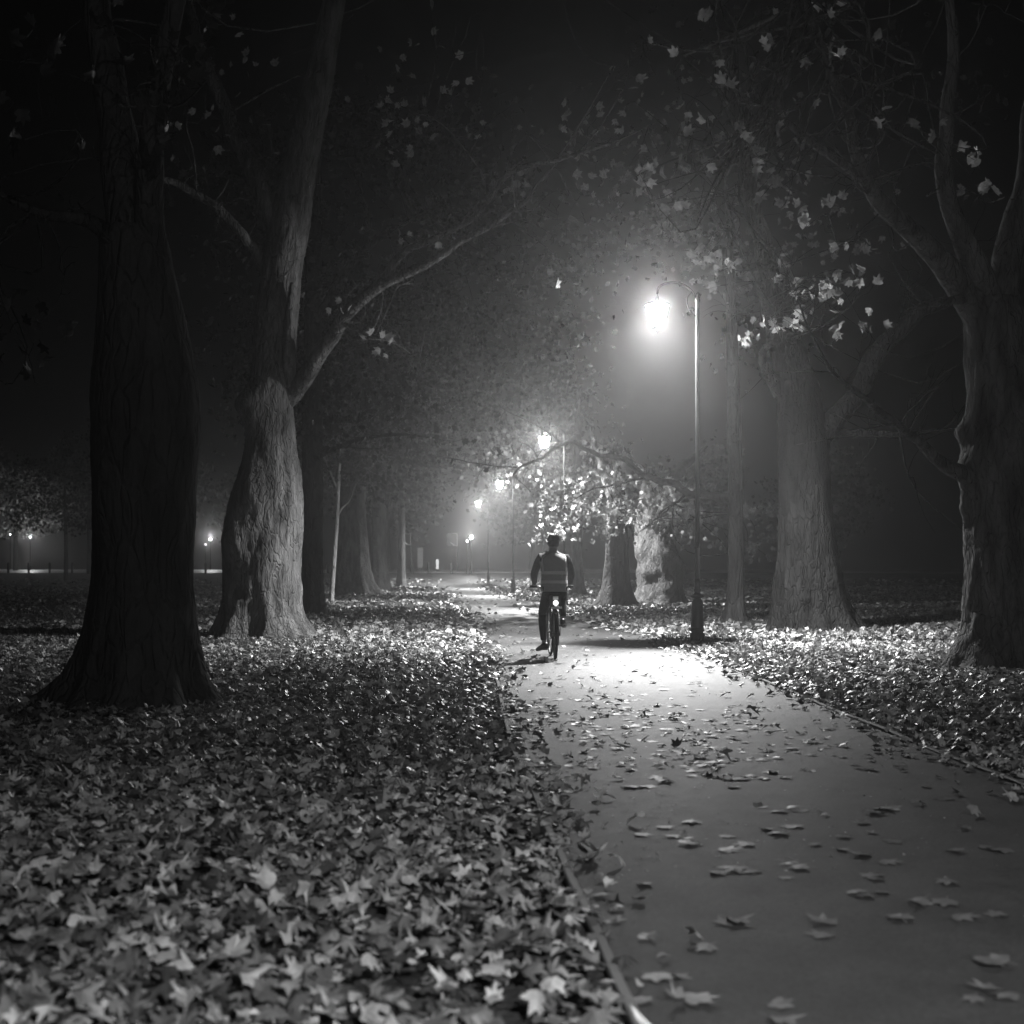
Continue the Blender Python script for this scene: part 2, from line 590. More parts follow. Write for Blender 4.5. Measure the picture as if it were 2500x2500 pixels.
# ------------------------------------------------------------------ park lamps
LH = 5.745          # height of the light source
def make_lamp():
    root = empty('street_lamp')
    b = MB()
    b.lathe([(.125, -.1), (.125, .02), (.13, .03), (.128, .17), (.105, .2), (.112, .215), (.125, .235), (.12, .26), (.104, .285)], 24)
    b.build('plinth', M['iron'], root)
    b = MB()
    b.lathe([(.104, .28), (.112, .31), (.108, .34), (.103, .55), (.098, .70), (.094, .73), (.07, .765), (.058, .79)], 24, flute=(.33, .71))
    b.build('pedestal', M['iron'], root)
    b = MB()
    b.lathe([(.058, .785), (.112, .80), (.118, .815), (.112, .83), (.085, .845), (.06, .86), (.052, .89), (.066, .91), (.066, .93), (.05, .95),
             (.046, 1.0), (.054, 1.05), (.056, 1.06), (.045, 1.085), (.042, 1.12)], 24)
    b.build('collar', M['iron'], root)
    b = MB()
    b.lathe([(.042, 1.1), (.042, 1.62), (.050, 1.63), (.050, 1.66), (.040, 1.68), (.037, 3.5), (.036, 5.86), (.045, 5.87), (.045, 5.9), (.03, 5.94), (.012, 6.0), (.004, 6.04)], 20)
    b.build('pole', M['pole'], root)
    b = MB()
    arc = [(0.0, 0, 5.80), (-.03, 0, 5.93), (-.10, 0, 6.06), (-.24, 0, 6.16), (-.42, 0, 6.2), (-.58, 0, 6.17), (-.67, 0, 6.10), (-.69, 0, 6.0)]
    q = spline(arc, 24)
    b.tube(q, [.017] * 24, 8)
    q = spline([(-.03, 0, 5.62), (-.12, 0, 5.70), (-.18, 0, 5.84), (-.16, 0, 5.96), (-.09, 0, 6.04)], 14)
    b.tube(q, [.010] * 14, 6)
    b.build('bracket', M['iron_matt'], root)
    cx = -.69
    lan = MB()          # lantern frame: hexagonal, wider at the top
    zt, zb, rt, rb = 5.82, 5.43, .205, .10
    hexa = lambda r, z, a0=0: [(cx + r * math.cos(a0 + k * math.pi / 3), r * math.sin(a0 + k * math.pi / 3), z) for k in range(6)]
    T, B = hexa(rt, zt), hexa(rb, zb)
    for k in range(6):
        lan.tube([T[k], B[k]], [.009, .009], 5)
        lan.tube([T[k], T[(k + 1) % 6]], [.010] * 2, 5)
        lan.tube([B[k], B[(k + 1) % 6]], [.010] * 2, 5)
    lano = lan.build('lantern', M['iron'], root)
    for k in range(6):
        b = MB()
        a0, a1, b0, b1 = Vector(T[k]), Vector(T[(k + 1) % 6]), Vector(B[k]), Vector(B[(k + 1) % 6])
        n = ((a0 + a1) / 2 - Vector((cx, 0, zt))).normalized() * 0.003
        c = Vector((cx, 0, 0))
        vv = [a0, a1, b1, b0]
        b.add([v for v in vv] + [v - n for v in vv], [(0, 1, 2, 3), (7, 6, 5, 4), (0, 4, 5, 1), (1, 5, 6, 2), (2, 6, 7, 3), (3, 7, 4, 0)])
        b.build('pane', M['glass'], lano, smooth_=False)
    b = MB()
    b.lathe([(.214, 5.828), (.224, 5.803), (.228, 5.806), (.222, 5.83), (.17, 5.855), (.10, 5.875), (.04, 5.885), (.03, 5.93), (.012, 5.99)], 12, c=(cx, 0, 0))
    b.build('roof', M['iron'], lano)
    b = MB()
    b.lathe([(.10, 5.425), (.105, 5.415), (.08, 5.39), (.03, 5.37), (.015, 5.34), (.004, 5.32)], 12, c=(cx, 0, 0))
    b.build('base_tray', M['iron'], lano)
    b = MB()
    b.lathe([(.02, 5.435), (.03, 5.445), (.073, 5.452), (.075, 5.46), (.03, 5.475), (.02, 5.52)], 16, c=(cx, 0, 0))  # opaque disc added to throw the dark circle below the lamp
    b.build('shadow_disc', M['iron'], lano)
    for kind_, W_ in (('SPOT', LAMP_W), ('POINT', LAMP_W * SIDE)):
        L = bpy.data.lights.new('lantern_light', kind_)
        L.energy = W_
        L.shadow_soft_size = 0.035
        if kind_ == 'SPOT':
            L.spot_size = R(155)
            L.spot_blend = 0.95
        lo = bpy.data.objects.new('lantern_light', L)
        COL.objects.link(lo)
        lo.parent = root
        lo.location = (cx, 0, LH)
    return root

lamp_spots = [(3.6, -4.4), (3.18, 25.0), (1.80, 50.0), (.06, 75.0), (-1.63, 100.0)]
lamp_labels = ['black park lamp standing behind the camera at the path edge',
               'tall black park lamp with brightest lantern right of the cyclist',
               'lit park lamp behind the cyclist, lantern half hidden by bare twigs',
               'lit park lamp with slim post just left of the cyclist',
               'farthest and smallest lit lantern on the row of park lamps']
proto = make_lamp()
for i, (x, y) in enumerate(lamp_spots):
    o = proto if i == 0 else copy_tree(proto)
    o.location = (x, y, float(rise(y)) + 0.02)
    tag(o, lamp_labels[i], 'street lamp', 'park lamps along the path')

# ------------------------------------------------------------------ leaves
_half = [(90, 1.0), (82, .80), (72, .56), (60, .66), (46, .92), (36, .70), (22, .50), (6, .60), (-14, .62), (-34, .42), (-60, .36)]
LEAF_OUT = [(r * math.cos(R(a)), r * math.sin(R(a))) for a, r in _half] + [(0, -.22)] + [(-r * math.cos(R(a)), r * math.sin(R(a))) for a, r in reversed(_half[1:])]
def leaf_template(kind):
    if kind == 'full':
        out = LEAF_OUT
    elif kind == 'mid':
        out = [(0, 1), (.18, .54), (.64, .66), (.46, .2), (.6, -.1), (.2, -.34), (-.2, -.34), (-.6, -.1), (-.46, .2), (-.64, .66), (-.18, .54)]
    else:
        out = [(0, 1), (.7, .5), (.5, -.25), (-.5, -.25), (-.7, .5)]
    v = [(0, .12)] + list(out)
    n = len(out)
    f = [(0, 1 + (k + 1) % n, 1 + k) for k in range(n)]
    if kind == 'full':      # stalk
        v += [(-.018, -.2), (.018, -.2), (.06, -.72), (.035, -.73)]
        f += [(n + 1, n + 2, n + 3, n + 4)]
    return np.array(v), f

def leaves(mb, pos, size, kind='mid', mode='litter', rng=RNG, curl=0.35):
    """adds one leaf at every row of pos"""
    pos = np.asarray(pos, float)
    N = len(pos)
    if not N:
        return
    T, F_ = leaf_template(kind)
    n = len(T)
    size = np.broadcast_to(np.asarray(size, float), (N,))
    a = rng.normal(0, curl, (N, 1)); b = rng.normal(0, curl, (N, 1)); c = rng.normal(0, curl * .8, (N, 1))
    e = np.abs(rng.normal(0, curl * .8, (N, 1)))
    a, b, c, e = (np.clip(q, -.75, .75) for q in (a, b, c, e))
    x, y = T[None, :, 0], T[None, :, 1]
    jit = 1 + rng.normal(0, 0.06, (N, n))
    x = x * jit; y = y * jit
    z = a * x * x + b * y * y + c * x * y + e * np.abs(x) * rng.choice([-1, 1], (N, 1)) * .6
    L = np.stack([x, y, z], -1) * (size / 1.55)[:, None, None]
    yaw = rng.uniform(0, 2 * np.pi, N)
    if mode == 'litter':
        tilt = np.abs(rng.normal(0, 0.40, N))
    elif mode == 'flat':
        tilt = np.abs(rng.normal(0, 0.10, N))
    else:
        tilt = np.arccos(rng.uniform(-0.6, 1, N))
    ta = rng.uniform(0, 2 * np.pi, N)
    cy_, sy_ = np.cos(yaw), np.sin(yaw)
    Rz = np.zeros((N, 3, 3)); Rz[:, 0, 0] = cy_; Rz[:, 0, 1] = -sy_; Rz[:, 1, 0] = sy_; Rz[:, 1, 1] = cy_; Rz[:, 2, 2] = 1
    k = np.stack([np.cos(ta), np.sin(ta), 0 * ta], -1)
    K = np.zeros((N, 3, 3))
    K[:, 0, 1] = -k[:, 2]; K[:, 0, 2] = k[:, 1]; K[:, 1, 0] = k[:, 2]; K[:, 1, 2] = -k[:, 0]; K[:, 2, 0] = -k[:, 1]; K[:, 2, 1] = k[:, 0]
    I = np.eye(3)[None]
    Rt = I + np.sin(tilt)[:, None, None] * K + (1 - np.cos(tilt))[:, None, None] * (K @ K)
    Q = np.einsum('nij,nvj->nvi', Rt @ Rz, L)
    if mode in ('litter', 'flat'):
        low = Q[:, :, 2].min(1)
        Q[:, :, 2] -= low[:, None] * (0.8 if mode == 'litter' else 1.0)
    Q = Q + pos[:, None, :]
    mb.v.append(Q.reshape(-1, 3))
    o = mb.n
    for i in range(N):
        q = o + i * n
        mb.f.extend([tuple(j + q for j in f) for f in F_])
    mb.n += N * n

# ------------------------------------------------------------------ trees
TREES = []      # (x, y, r) for keeping litter out of the trunks
class Tree:
    def __init__(s, name, label, bark, seed, group='plane trees along the path', leaf='leaf_dimmed'):
        s.leaf = leaf
        s.root = None
        s.name, s.label, s.bark, s.group = name, label, bark, group
        s.mb, s.lf = MB(), MB()
        s.rng = np.random.default_rng(seed)
        s.seed = seed
        s.nodes = []     # points where twigs can spring from (pos, radius)
    def trunk(s, prof, flare=.4, fh=.22, roots=7, sides=56, n=90, lump=.05, burls=(), rootdirs=None, fw=.33, rib=.10):
        """prof rows: (h, x, y, r)"""
        q = spline(prof, n)
        h = q[:, 0]
        x0, y0 = prof[0][1], prof[0][2]
        s.base = (x0, y0, float(land(np.array([x0]), np.array([y0]))[0]))
        TREES.append((x0, y0, prof[0][3] + flare * .5))
        th = np.linspace(0, 2 * np.pi, sides, endpoint=False)
        H, T = np.meshgrid(h, th, indexing='ij')
        rr = np.repeat(q[:, 3][:, None], sides, 1)
        hh = np.maximum(H, 0)
        rd = rootdirs if rootdirs is not None else [(2 * np.pi * k / roots + s.rng.normal(0, .2), s.rng.uniform(.6, 1.3)) for k in range(roots)]
        fl = np.zeros_like(rr)
        for a, amp in rd:
            d = (T - a + np.pi) % (2 * np.pi) - np.pi
            fl += amp * np.exp(-(d / fw) ** 2)
        rr = rr + flare * (.35 + .65 * fl) * np.exp(-hh / fh)
        rr = rr + q[:, 3][:, None] * rib * (fl - .6) * np.exp(-hh / (fh * 5))
        C = np.stack([q[:, 1], q[:, 2], q[:, 0]], -1)
        D = np.stack([np.cos(T), np.sin(T), 0 * T], -1)
        pp = D * rr[..., None] + C[:, None, :]
        flat = pp.reshape(-1, 3)
        nz = lump * 1.6 * fbm(flat * np.array([1.6, 1.6, .9]) + s.seed, 3) + lump * .8 * fbm(flat * np.array([7, 7, 1.8]) + s.seed * 2, 3) + lump * .35 * fbm(flat * 14 + s.seed, 2)
        rr = rr * (1 + nz.reshape(rr.shape))
        for (bt, bh, bs, ba) in burls:
            d = (T - bt + np.pi) % (2 * np.pi) - np.pi
            rr = rr + ba * np.exp(-((d * q[:, 3][:, None]) ** 2 + (H - bh) ** 2) / bs ** 2)
        pp = D * rr[..., None] + C[:, None, :]
        vs_ = pp.reshape(-1, 3)
        fs = [(i * sides + k, i * sides + (k + 1) % sides, (i + 1) * sides + (k + 1) % sides, (i + 1) * sides + k) for i in range(n - 1) for k in range(sides)]
        fs.append(tuple(range((n - 1) * sides, n * sides)))
        s.mb.add(vs_, fs)
        return s
    def limb(s, pts, n=None, sides=14, disp=.10, sprout=True, twig=None):
        """pts rows: (px, py, depth, radius in m)"""
        rows = [(*P(a, b, z), r) for a, b, z, r in pts]
        return s.limb_w(rows, n, sides, disp, sprout)
    def limb_w(s, rows, n=None, sides=14, disp=.10, sprout=True):
        n = n or 7 * len(rows)
        q = spline(rows, n)
        L = np.linalg.norm(q[-1, :3] - q[0, :3])
        j = fbm(q[:, :3] * .9 + s.seed, 2)[:, None] * np.array([1, 1, 1]) * .02 * L * np.linspace(0, 1, n)[:, None]
        j2 = np.stack([fbm(q[:, :3] * 1.3 + s.seed + 9 * k, 2) for k in range(3)], -1) * .025 * L * np.sin(np.linspace(0, np.pi, n))[:, None]
        q[:, :3] += j2
        s.mb.tube(q[:, :3], np.maximum(q[:, 3], .004), sides, disp, s.seed)
        if sprout:
            for k in range(int(n * .25), n):
                s.nodes.append((Vector(q[k, :3]), q[k, 3]))
        return q
    def twig(s, a, b, r0, r1=.004, sides=5, n=9, wig=.10):
        a, b = Vector(a), Vector(b)
        L = (b - a).length
        pts = []
        w1, w2 = Vector(s.rng.normal(0, wig, 3)) * L, Vector(s.rng.normal(0, wig * .5, 3)) * L
        for k in range(n):
            t = k / (n - 1)
            pts.append(a.lerp(b, t) + w1 * math.sin(math.pi * t) + w2 * math.sin(2 * math.pi * t) + Vector((0, 0, -.06 * L * t * t)))
        s.mb.tube(pts, [r0 + (r1 - r0) * (k / (n - 1)) for k in range(n)], sides)
        return pts
    def twigs(s, n, lo=.5, hi=1.6, rmax=.12):
        c = [q for q in s.nodes if q[1] < rmax]
        ctr = Vector((s.base[0], s.base[1], 3))
        for _ in range(n):
            a, r = c[s.rng.integers(len(c))]
            d = (a - ctr).normalized() * .7 + Vector(s.rng.normal(0, .6, 3)) + Vector((0, 0, .25))
            L = s.rng.uniform(lo, hi)
            pts = s.twig(a, a + d.normalized() * L, min(r * .5, .004 + .007 * L), .002, wig=.12)
            for k in range(s.rng.integers(2, 5)):
                t = s.rng.integers(3, 8)
                s.twig(pts[t], pts[t] + (d * .6 + Vector(s.rng.normal(0, .6, 3))).normalized() * L * .45, .005, .0015, 4, 6, .12)
    def clump(s, c, spread, count, size, kind='mid', hang=True, connect=True):
        c = Vector(c)
        qx, qy = 1250 + c.x / c.y * F - 1592, HORIZON - (c.z - CAM_H) / c.y * F - 880
        if qx * qx + .64 * qy * qy < 212 ** 2:      # clumps left out of a camera-view disc, keeping the nearest lantern's glow smooth
            return
        for (lx, ly) in lamp_spots:       # clumps left out where they would hide a lantern from the camera
            k = (ly - c.y)
            if -1.5 < k < 70 and abs(c.x - (lx - .69) * c.y / max(ly, 1)) < .55 and abs(c.z - (1.3 + 4.45 * c.y / max(ly, 1))) < .6:
                return
        if connect and s.nodes:
            j = min(range(len(s.nodes)), key=lambda i: (s.nodes[i][0] - c).length)
            a, r = s.nodes[j]
            pts = s.twig(a, c, min(r * .6, .005 + .005 * (a - c).length), .003, wig=.16)
            for k in range(3):
                t = s.rng.integers(4, 9)
                e = pts[t] + Vector(s.rng.normal(0, 1, 3)) * spread * .8
                s.twig(pts[t], e, .005, .002, 4, 5, .15)
        pos = np.array(c) + s.rng.normal(0, 1, (count, 3)) * np.array([spread, spread, spread * .6])
        leaves(s.lf, pos, s.rng.uniform(.75, 1.25, count) * size, kind, 'hang', s.rng, .3)
    def crown(s, c, rad, clumps, per, size, spread=.6, kind='mid', shell=.45, zmin=None, connect=True):
        c = np.array(c)
        for _ in range(clumps):
            d = s.rng.normal(0, 1, 3)
            d /= np.linalg.norm(d)
            t = s.rng.uniform(shell, 1) ** .6
            q = c + d * np.array(rad) * t
            if zmin and q[2] < zmin:
                q[2] = zmin + abs(s.rng.normal(0, .5))
            s.clump(q, spread * s.rng.uniform(.6, 1.4), int(per * s.rng.uniform(.5, 1.5)), size, kind, connect=connect and s.rng.uniform() < .35)
    def done(s):
        b = s.base
        root = empty(s.name, b)
        for mb, nm, m in ((s.mb, 'trunk', s.bark), (s.lf, 'crown', M[s.leaf])):
            if mb.n:
                mb.v = [np.concatenate([np.asarray(v) for v in mb.v]) - np.array(b)]
                mb.build(nm, m, root)
        tag(root, s.label, 'tree', s.group)
        return root

def rp(wpx, z):
    return wpx * z / F / 2

def prof(rows, z, under=.4):
    """rows (px centre, py, width px) from the ground up -> trunk profile at depth z"""
    out = []
    for cx, py, wpx in rows:
        p = P(cx, py, z)
        out.append((p.z, p.x, p.y, rp(wpx, z)))
    first = out[0]
    return [(first[0] - under, first[1], first[2], first[3])] + out

# --- near left tree, dark against the light
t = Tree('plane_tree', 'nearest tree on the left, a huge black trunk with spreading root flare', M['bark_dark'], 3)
z = 13.6
t.trunk(prof([(335, 1732, 240), (345, 1560, 255), (350, 1400, 238), (355, 1200, 246), (358, 1000, 262), (352, 850, 235), (340, 700, 190), (318, 560, 150)], z),
        flare=.42, fh=.24, lump=.045,
        rootdirs=[(math.pi, 2.3), (0.0, 1.3), (-.9, .9), (-2.3, 1.0), (1.0, .9), (2.2, .9), (-1.6, .5)])
t.limb([(325, 620, z, .22), (300, 430, z + .2, .19), (262, 200, z + .4, .16), (215, -80, z + .5, .12), (190, -400, z, .08)], disp=.12)
t.limb([(372, 800, z, .19), (382, 640, z, .15), (372, 430, z - .3, .12), (400, 150, z - .6, .1), (470, -150, z - .8, .07)], disp=.1)
t.limb([(330, 640, z, .10), (255, 565, z - .3, .08), (190, 535, z - .5, .06), (90, 520, z - .8, .04), (-60, 440, z - 1, .02)])
for c in ((110, 110), (150, 150), (215, 60), (270, 180), (370, 190), (390, 140), (470, 140), (505, 150), (410, 270), (385, 340), (60, 300), (180, 500), (90, 780), (70, 830), (30, 900), (240, 340), (520, 60), (30, 200)):
    t.clump(P(c[0], c[1], t.rng.uniform(10.5, 13)), .16, 4, .17, 'full')
t.crown((-4.2, 13.2, 9.6), (4.5, 3.5, 3.0), 40, 12, .16, .5, zmin=6.6)
t.done()

# --- big lit tree on the left
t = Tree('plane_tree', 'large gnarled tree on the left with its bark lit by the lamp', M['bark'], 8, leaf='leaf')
z = 26.8
t.trunk(prof([(640, 1562, 172), (641, 1450, 180), (640, 1330, 182), (652, 1200, 160), (658, 1100, 128), (662, 1000, 112), (667, 930, 108), (672, 800, 100), (690, 660, 98), (718, 480, 92), (755, 300, 80), (792, 120, 66), (840, -150, 50)], z),
        flare=.5, fh=.34, roots=10, fw=.24, rib=.12, lump=.095, sides=88, n=170,
        burls=((math.pi + .45, 4.35, .32, .26), (math.pi + .9, 1.9, .4, .12), (-1.9, 2.7, .35, .10), (-.4, 2.2, .5, .08)))
t.limb([(688, 985, z, .20), (722, 955, z - .1, .17), (762, 900, z - .4, .15), (815, 815, z - .8, .13), (838, 776, z - 1, .125), (880, 735, z - 1.2, .11), (931, 694, z - 1.4, .10)], disp=.10, n=50)
t.limb([(928, 698, z - 1.4, .085), (962, 644, z - 1.5, .07), (1001, 598, z - 1.7, .062), (1080, 565, z - 1.9, .058), (1149, 536, z - 2, .052), (1195, 481, z - 2.2, .047), (1257, 419, z - 2.3, .042), (1397, 380, z - 2.6, .035), (1490, 349, z - 3, .022), (1600, 300, z - 3.2, .01)], disp=.08, n=60)
t.limb([(928, 696, z - 1.4, .09), (1009, 660, z - 1.6, .08), (1086, 613, z - 1.8, .07), (1180, 559, z - 2, .06), (1273, 504, z - 2.2, .045), (1320, 450, z - 2.3, .03), (1400, 330, z - 2.6, .02), (1500, 160, z - 3, .012)], disp=.08, n=50)
t.limb([(842, 792, z - 1, .05), (916, 823, z - 1.2, .035), (1001, 862, z - 1.5, .02), (1040, 900, z - 1.6, .008)])
t.limb([(1187, 476, z - 2.2, .03), (1180, 440, z - 2.2, .026), (1164, 404, z - 2.2, .02), (1087, 310, z - 2.3, .014), (980, 260, z - 2.5, .006)])
t.limb([(690, 780, z, .13), (640, 640, z, .11), (598, 574, z - .2, .095), (520, 500, z - .3, .08), (440, 450, z - .4, .065), (373, 420, z - .5, .05), (340, 330, z - .5, .03)], disp=.1)
t.limb([(700, 640, z, .2), (640, 470, z, .18), (590, 350, z + .2, .16), (540, 250, z + .3, .13), (480, 60, z + .4, .1), (430, -150, z + .4, .06)], disp=.1)
t.limb([(706, 980, z, .15), (708, 860, z - .35, .12), (708, 760, z - .4, .08), (712, 690, z - .42, .03)], disp=.15, sprout=False)
t.twigs(46, .6, 2.0)
t.crown((-3.2, 26, 11.5), (6, 4, 3.5), 16, 6, .19, .7, zmin=8)
for c in ((940, 265), (960, 275), (1050, 315), (1120, 220), (1165, 315), (1000, 368), (1380, 285), (1455, 285), (1490, 325), (1420, 405), (1480, 405), (1425, 445), (1245, 455), (1275, 445), (980, 575), (1100, 575), (930, 860), (890, 830), (1370, 670), (830, 760)):
    t.clump(P(c[0], c[1], 25.5 + t.rng.normal(0, .6)), .2, 4, .18, 'mid')
t.done()

# --- dark trunk just right of it
t = Tree('plane_tree', 'straight dark trunk just right of the large gnarled lit tree', M['bark_dark'], 15)
z = 39.5
t.trunk(prof([(765, 1506, 62), (764, 1400, 52), (763, 1250, 52), (763, 1000, 50), (765, 700, 40), (770, 400, 28), (775, 100, 14)], z), flare=.2, fh=.3, lump=.04, sides=32, n=50)
t.limb([(764, 800, z, .14), (860, 640, z - .5, .1), (960, 560, z - 1, .06), (1080, 500, z - 1.4, .03)])
t.limb([(764, 1120, z, .08), (850, 1080, z - .5, .06), (960, 1060, z - 1, .04), (1060, 1070, z - 1.2, .015)])
t.crown((-3.8, 39, 9.3), (5.2, 4, 5.5), 135, 26, .22, .7, zmin=4.6)
t.done()

# --- pale sapling
t = Tree('sapling', 'thin pale sapling leaning slightly, in front of the dark trunks', M['bark_pale'], 21, None)
z = 53.0
t.trunk(prof([(808, 1477, 13), (812, 1420, 12), (818, 1330, 11.5), (823, 1255, 11), (827, 1170, 8), (832, 1080, 4)], z), flare=.03, fh=.2, lump=.03, sides=14, n=30)
t.limb([(824, 1258, z, .05), (834, 1240, z, .035), (852, 1222, z, .02), (870, 1180, z, .01)])
t.limb([(825, 1200, z, .04), (800, 1140, z, .025), (780, 1090, z, .01)])
t.crown((-6.2, 53, 6.4), (1.6, 1.5, 1.6), 26, 18, .2, .4)
t.done()

# --- dark curved trunk, lit along its right side
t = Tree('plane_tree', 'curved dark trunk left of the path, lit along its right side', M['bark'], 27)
z = 70.0
t.trunk(prof([(866, 1458, 92), (862, 1420, 80), (856, 1330, 78), (856, 1240, 72), (858, 1100, 66), (860, 900, 50), (862, 700, 30)], z), flare=.55, fh=.55, lump=.05, sides=40, n=60, rootdirs=[(0, 1.6), (-1.0, .9), (2, .6), (3.4, .7), (4.2, .8)])
t.limb([(858, 1120, z, .25), (940, 1000, z - 1, .18), (1040, 930, z - 2, .1), (1140, 900, z - 3, .04)])
t.limb([(858, 1060, z, .25), (780, 900, z - 1, .18), (740, 800, z - 2, .1)])
t.limb([(859, 1190, z, .12), (960, 1130, z - 1, .09), (1060, 1140, z - 2, .05), (1150, 1130, z - 3, .02)])
t.crown((-6.6, 66, 9.6), (6.2, 5, 5.4), 170, 26, .26, .8, zmin=4.4)
t.done()

t = Tree('plane_tree', 'misty trunk behind the curved dark tree, farther down the left side', M['bark'], 31)
z = 84.0
t.trunk(prof([(928, 1442, 46), (926, 1380, 38), (925, 1300, 36), (928, 1150, 32), (930, 950, 18)], z), flare=.4, fh=.5, lump=.05, sides=28, n=40)
t.limb([(926, 1200, z, .25), (990, 1100, z, .15), (1060, 1050, z, .05)])
t.crown((-8.2, 83, 9.5), (6, 5, 5), 90, 22, .34, 1.0, zmin=5)
t.done()

# --- right edge tree
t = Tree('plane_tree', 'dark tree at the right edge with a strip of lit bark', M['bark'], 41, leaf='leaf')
z = 18.4
t.trunk(prof([(2462, 1640, 212), (2462, 1520, 205), (2458, 1400, 196), (2458, 1250, 200), (2456, 1130, 210), (2452, 1000, 190), (2440, 860, 160), (2420, 730, 130)], z),
        flare=.30, fh=.28, lump=.11, sides=72, n=120, rootdirs=[(math.pi, 1.5), (-2.4, .9), (-1.5, .7), (2.2, .8), (.5, .7), (-.6, .7), (1.4, .7)],
        burls=((math.pi - .15, 3.05, .16, .12), (math.pi + .1, 2.55, .2, .08), (math.pi, 2.1, .15, .05)))
t.limb([(2425, 800, z, .26), (2360, 720, z - .1, .2), (2300, 640, z - .4, .15), (2225, 560, z - .8, .12), (2160, 500, z - 1.1, .1), (2121, 440, z - 1.4, .085), (2085, 290, z - 1.8, .07), (2023, 155, z - 2.2, .055), (1960, -20, z - 2.5, .035)], disp=.1, n=60)
t.limb([(2180, 520, z - 1, .07), (2080, 410, z - 1.5, .055), (1990, 340, z - 1.6, .045), (1900, 290, z - 1.5, .035), (1830, 300, z - 1, .026), (1780, 400, z, .02), (1774, 497, z + .8, .017), (1810, 605, z + 1.6, .014), (1850, 690, z + 2.4, .012), (1893, 766, z + 3.2, .008)], disp=.05, n=60)
t.limb([(2430, 780, z, .2), (2380, 640, z - .3, .16), (2328, 517, z - .5, .13), (2310, 380, z - .8, .1), (2330, 150, z - 1, .07), (2300, -100, z - 1.2, .04)], disp=.1)
t.limb([(2440, 760, z, .2), (2480, 560, z, .18), (2520, 300, z, .14), (2540, 0, z, .1)], disp=.1)
t.limb([(2420, 1180, z, .17), (2333, 1150, z - .25, .10), (2287, 1118, z - .4, .075), (2219, 1062, z - .6, .055), (2150, 1010, z - .8, .042), (2099, 966, z - .9, .034), (2037, 915, z - 1.0, .024), (1985, 830, z - 1.1, .015), (1960, 770, z - 1.2, .008)], disp=.08, n=50)
t.limb([(2400, 720, z, .09), (2320, 735, z - .4, .05), (2260, 745, z - .6, .03), (2200, 760, z - .8, .012)])
# leaf sprays catching the lamp
def spray(t, lst, zlo, zhi, s=.115, kind='full'):
    for (a, b, n, sp) in lst:
        zz = min(4.25 * F / (HORIZON - b), 22.6) + t.rng.normal(0, .35)      # leaves hang level with the lantern
        t.clump(P(a, b, zz), sp * zz / 14 * 1.2, int(n * (1.6 if b > 380 else .9) + .5), .165 * min(1, zz / 17.5), kind)
spray(t, [(1735, 605, 4, .07), (1725, 628, 4, .06), (1765, 660, 4, .07), (1670, 665, 3, .05), (1690, 640, 2, .05), (1780, 600, 2, .05), (1745, 650, 2, .05)], 13.6, 14.6, .14)
spray(t, [(1930, 790, 4, .05), (1960, 770, 4, .06), (1880, 800, 3, .05), (1840, 820, 3, .05), (1815, 835, 2, .04), (2030, 780, 2, .05), (2050, 805, 2, .05), (2120, 798, 3, .06), (1870, 785, 2, .05)], 13.6, 14.6, .14)
spray(t, [(2055, 665, 3, .06), (2105, 668, 3, .06), (2000, 705, 3, .05), (2035, 715, 4, .06), (1945, 705, 2, .04), (1955, 725, 2, .04), (2090, 690, 2, .05), (1905, 690, 1, .03), (2120, 605, 2, .05), (2035, 600, 2, .05)], 13.6, 15.0, .14)
spray(t, [(1888, 635, 2, .05), (1970, 540, 2, .05), (1940, 490, 2, .05), (1915, 490, 2, .05), (2025, 475, 2, .05), (1895, 440, 2, .05), (1960, 430, 2, .05), (1860, 410, 2, .06), (1845, 350, 2, .05), (1870, 370, 2, .06), (1790, 300, 2, .05), (1700, 310, 2, .05), (1665, 330, 2, .05), (1680, 265, 2, .05),
          (1570, 430, 3, .07), (1590, 410, 3, .07), (1580, 460, 2, .05), (1660, 400, 3, .06), (1560, 380, 2, .06), (1630, 470, 1, .03), (1640, 510, 1, .03), (1665, 503, 1, .03), (1720, 400, 2, .07), (1850, 480, 1, .03)], 13.2, 15.2, .14)
spray(t, [(2200, 300, 2, .05), (2280, 330, 2, .05), (2240, 325, 1, .05), (2285, 298, 1, .03), (2370, 395, 2, .05), (2335, 470, 2, .05), (2380, 355, 2, .07), (2430, 480, 3, .1), (2460, 855, 2, .05), (2400, 750, 2, .05), (2160, 280, 2, .06),
          (1805, 230, 2, .05), (1855, 95, 2, .06), (1850, 140, 3, .1), (1980, 155, 2, .06), (2050, 130, 2, .06), (2015, 25, 2, .05), (1765, 205, 2, .06), (1990, 260, 1, .04), (2160, 75, 1, .05), (1600, 100, 2, .1), (1700, 40, 2, .1), (1550, 170, 2, .08), (1900, 320, 2, .06), (1980, 335, 2, .06), (1750, 155, 2, .06)], 12, 15, .15)
t.twigs(50, .5, 1.6)
t.crown((4.8, 17.2, 9.6), (4, 4, 2.5), 10, 5, .15, .5, zmin=6.8)
t.done()

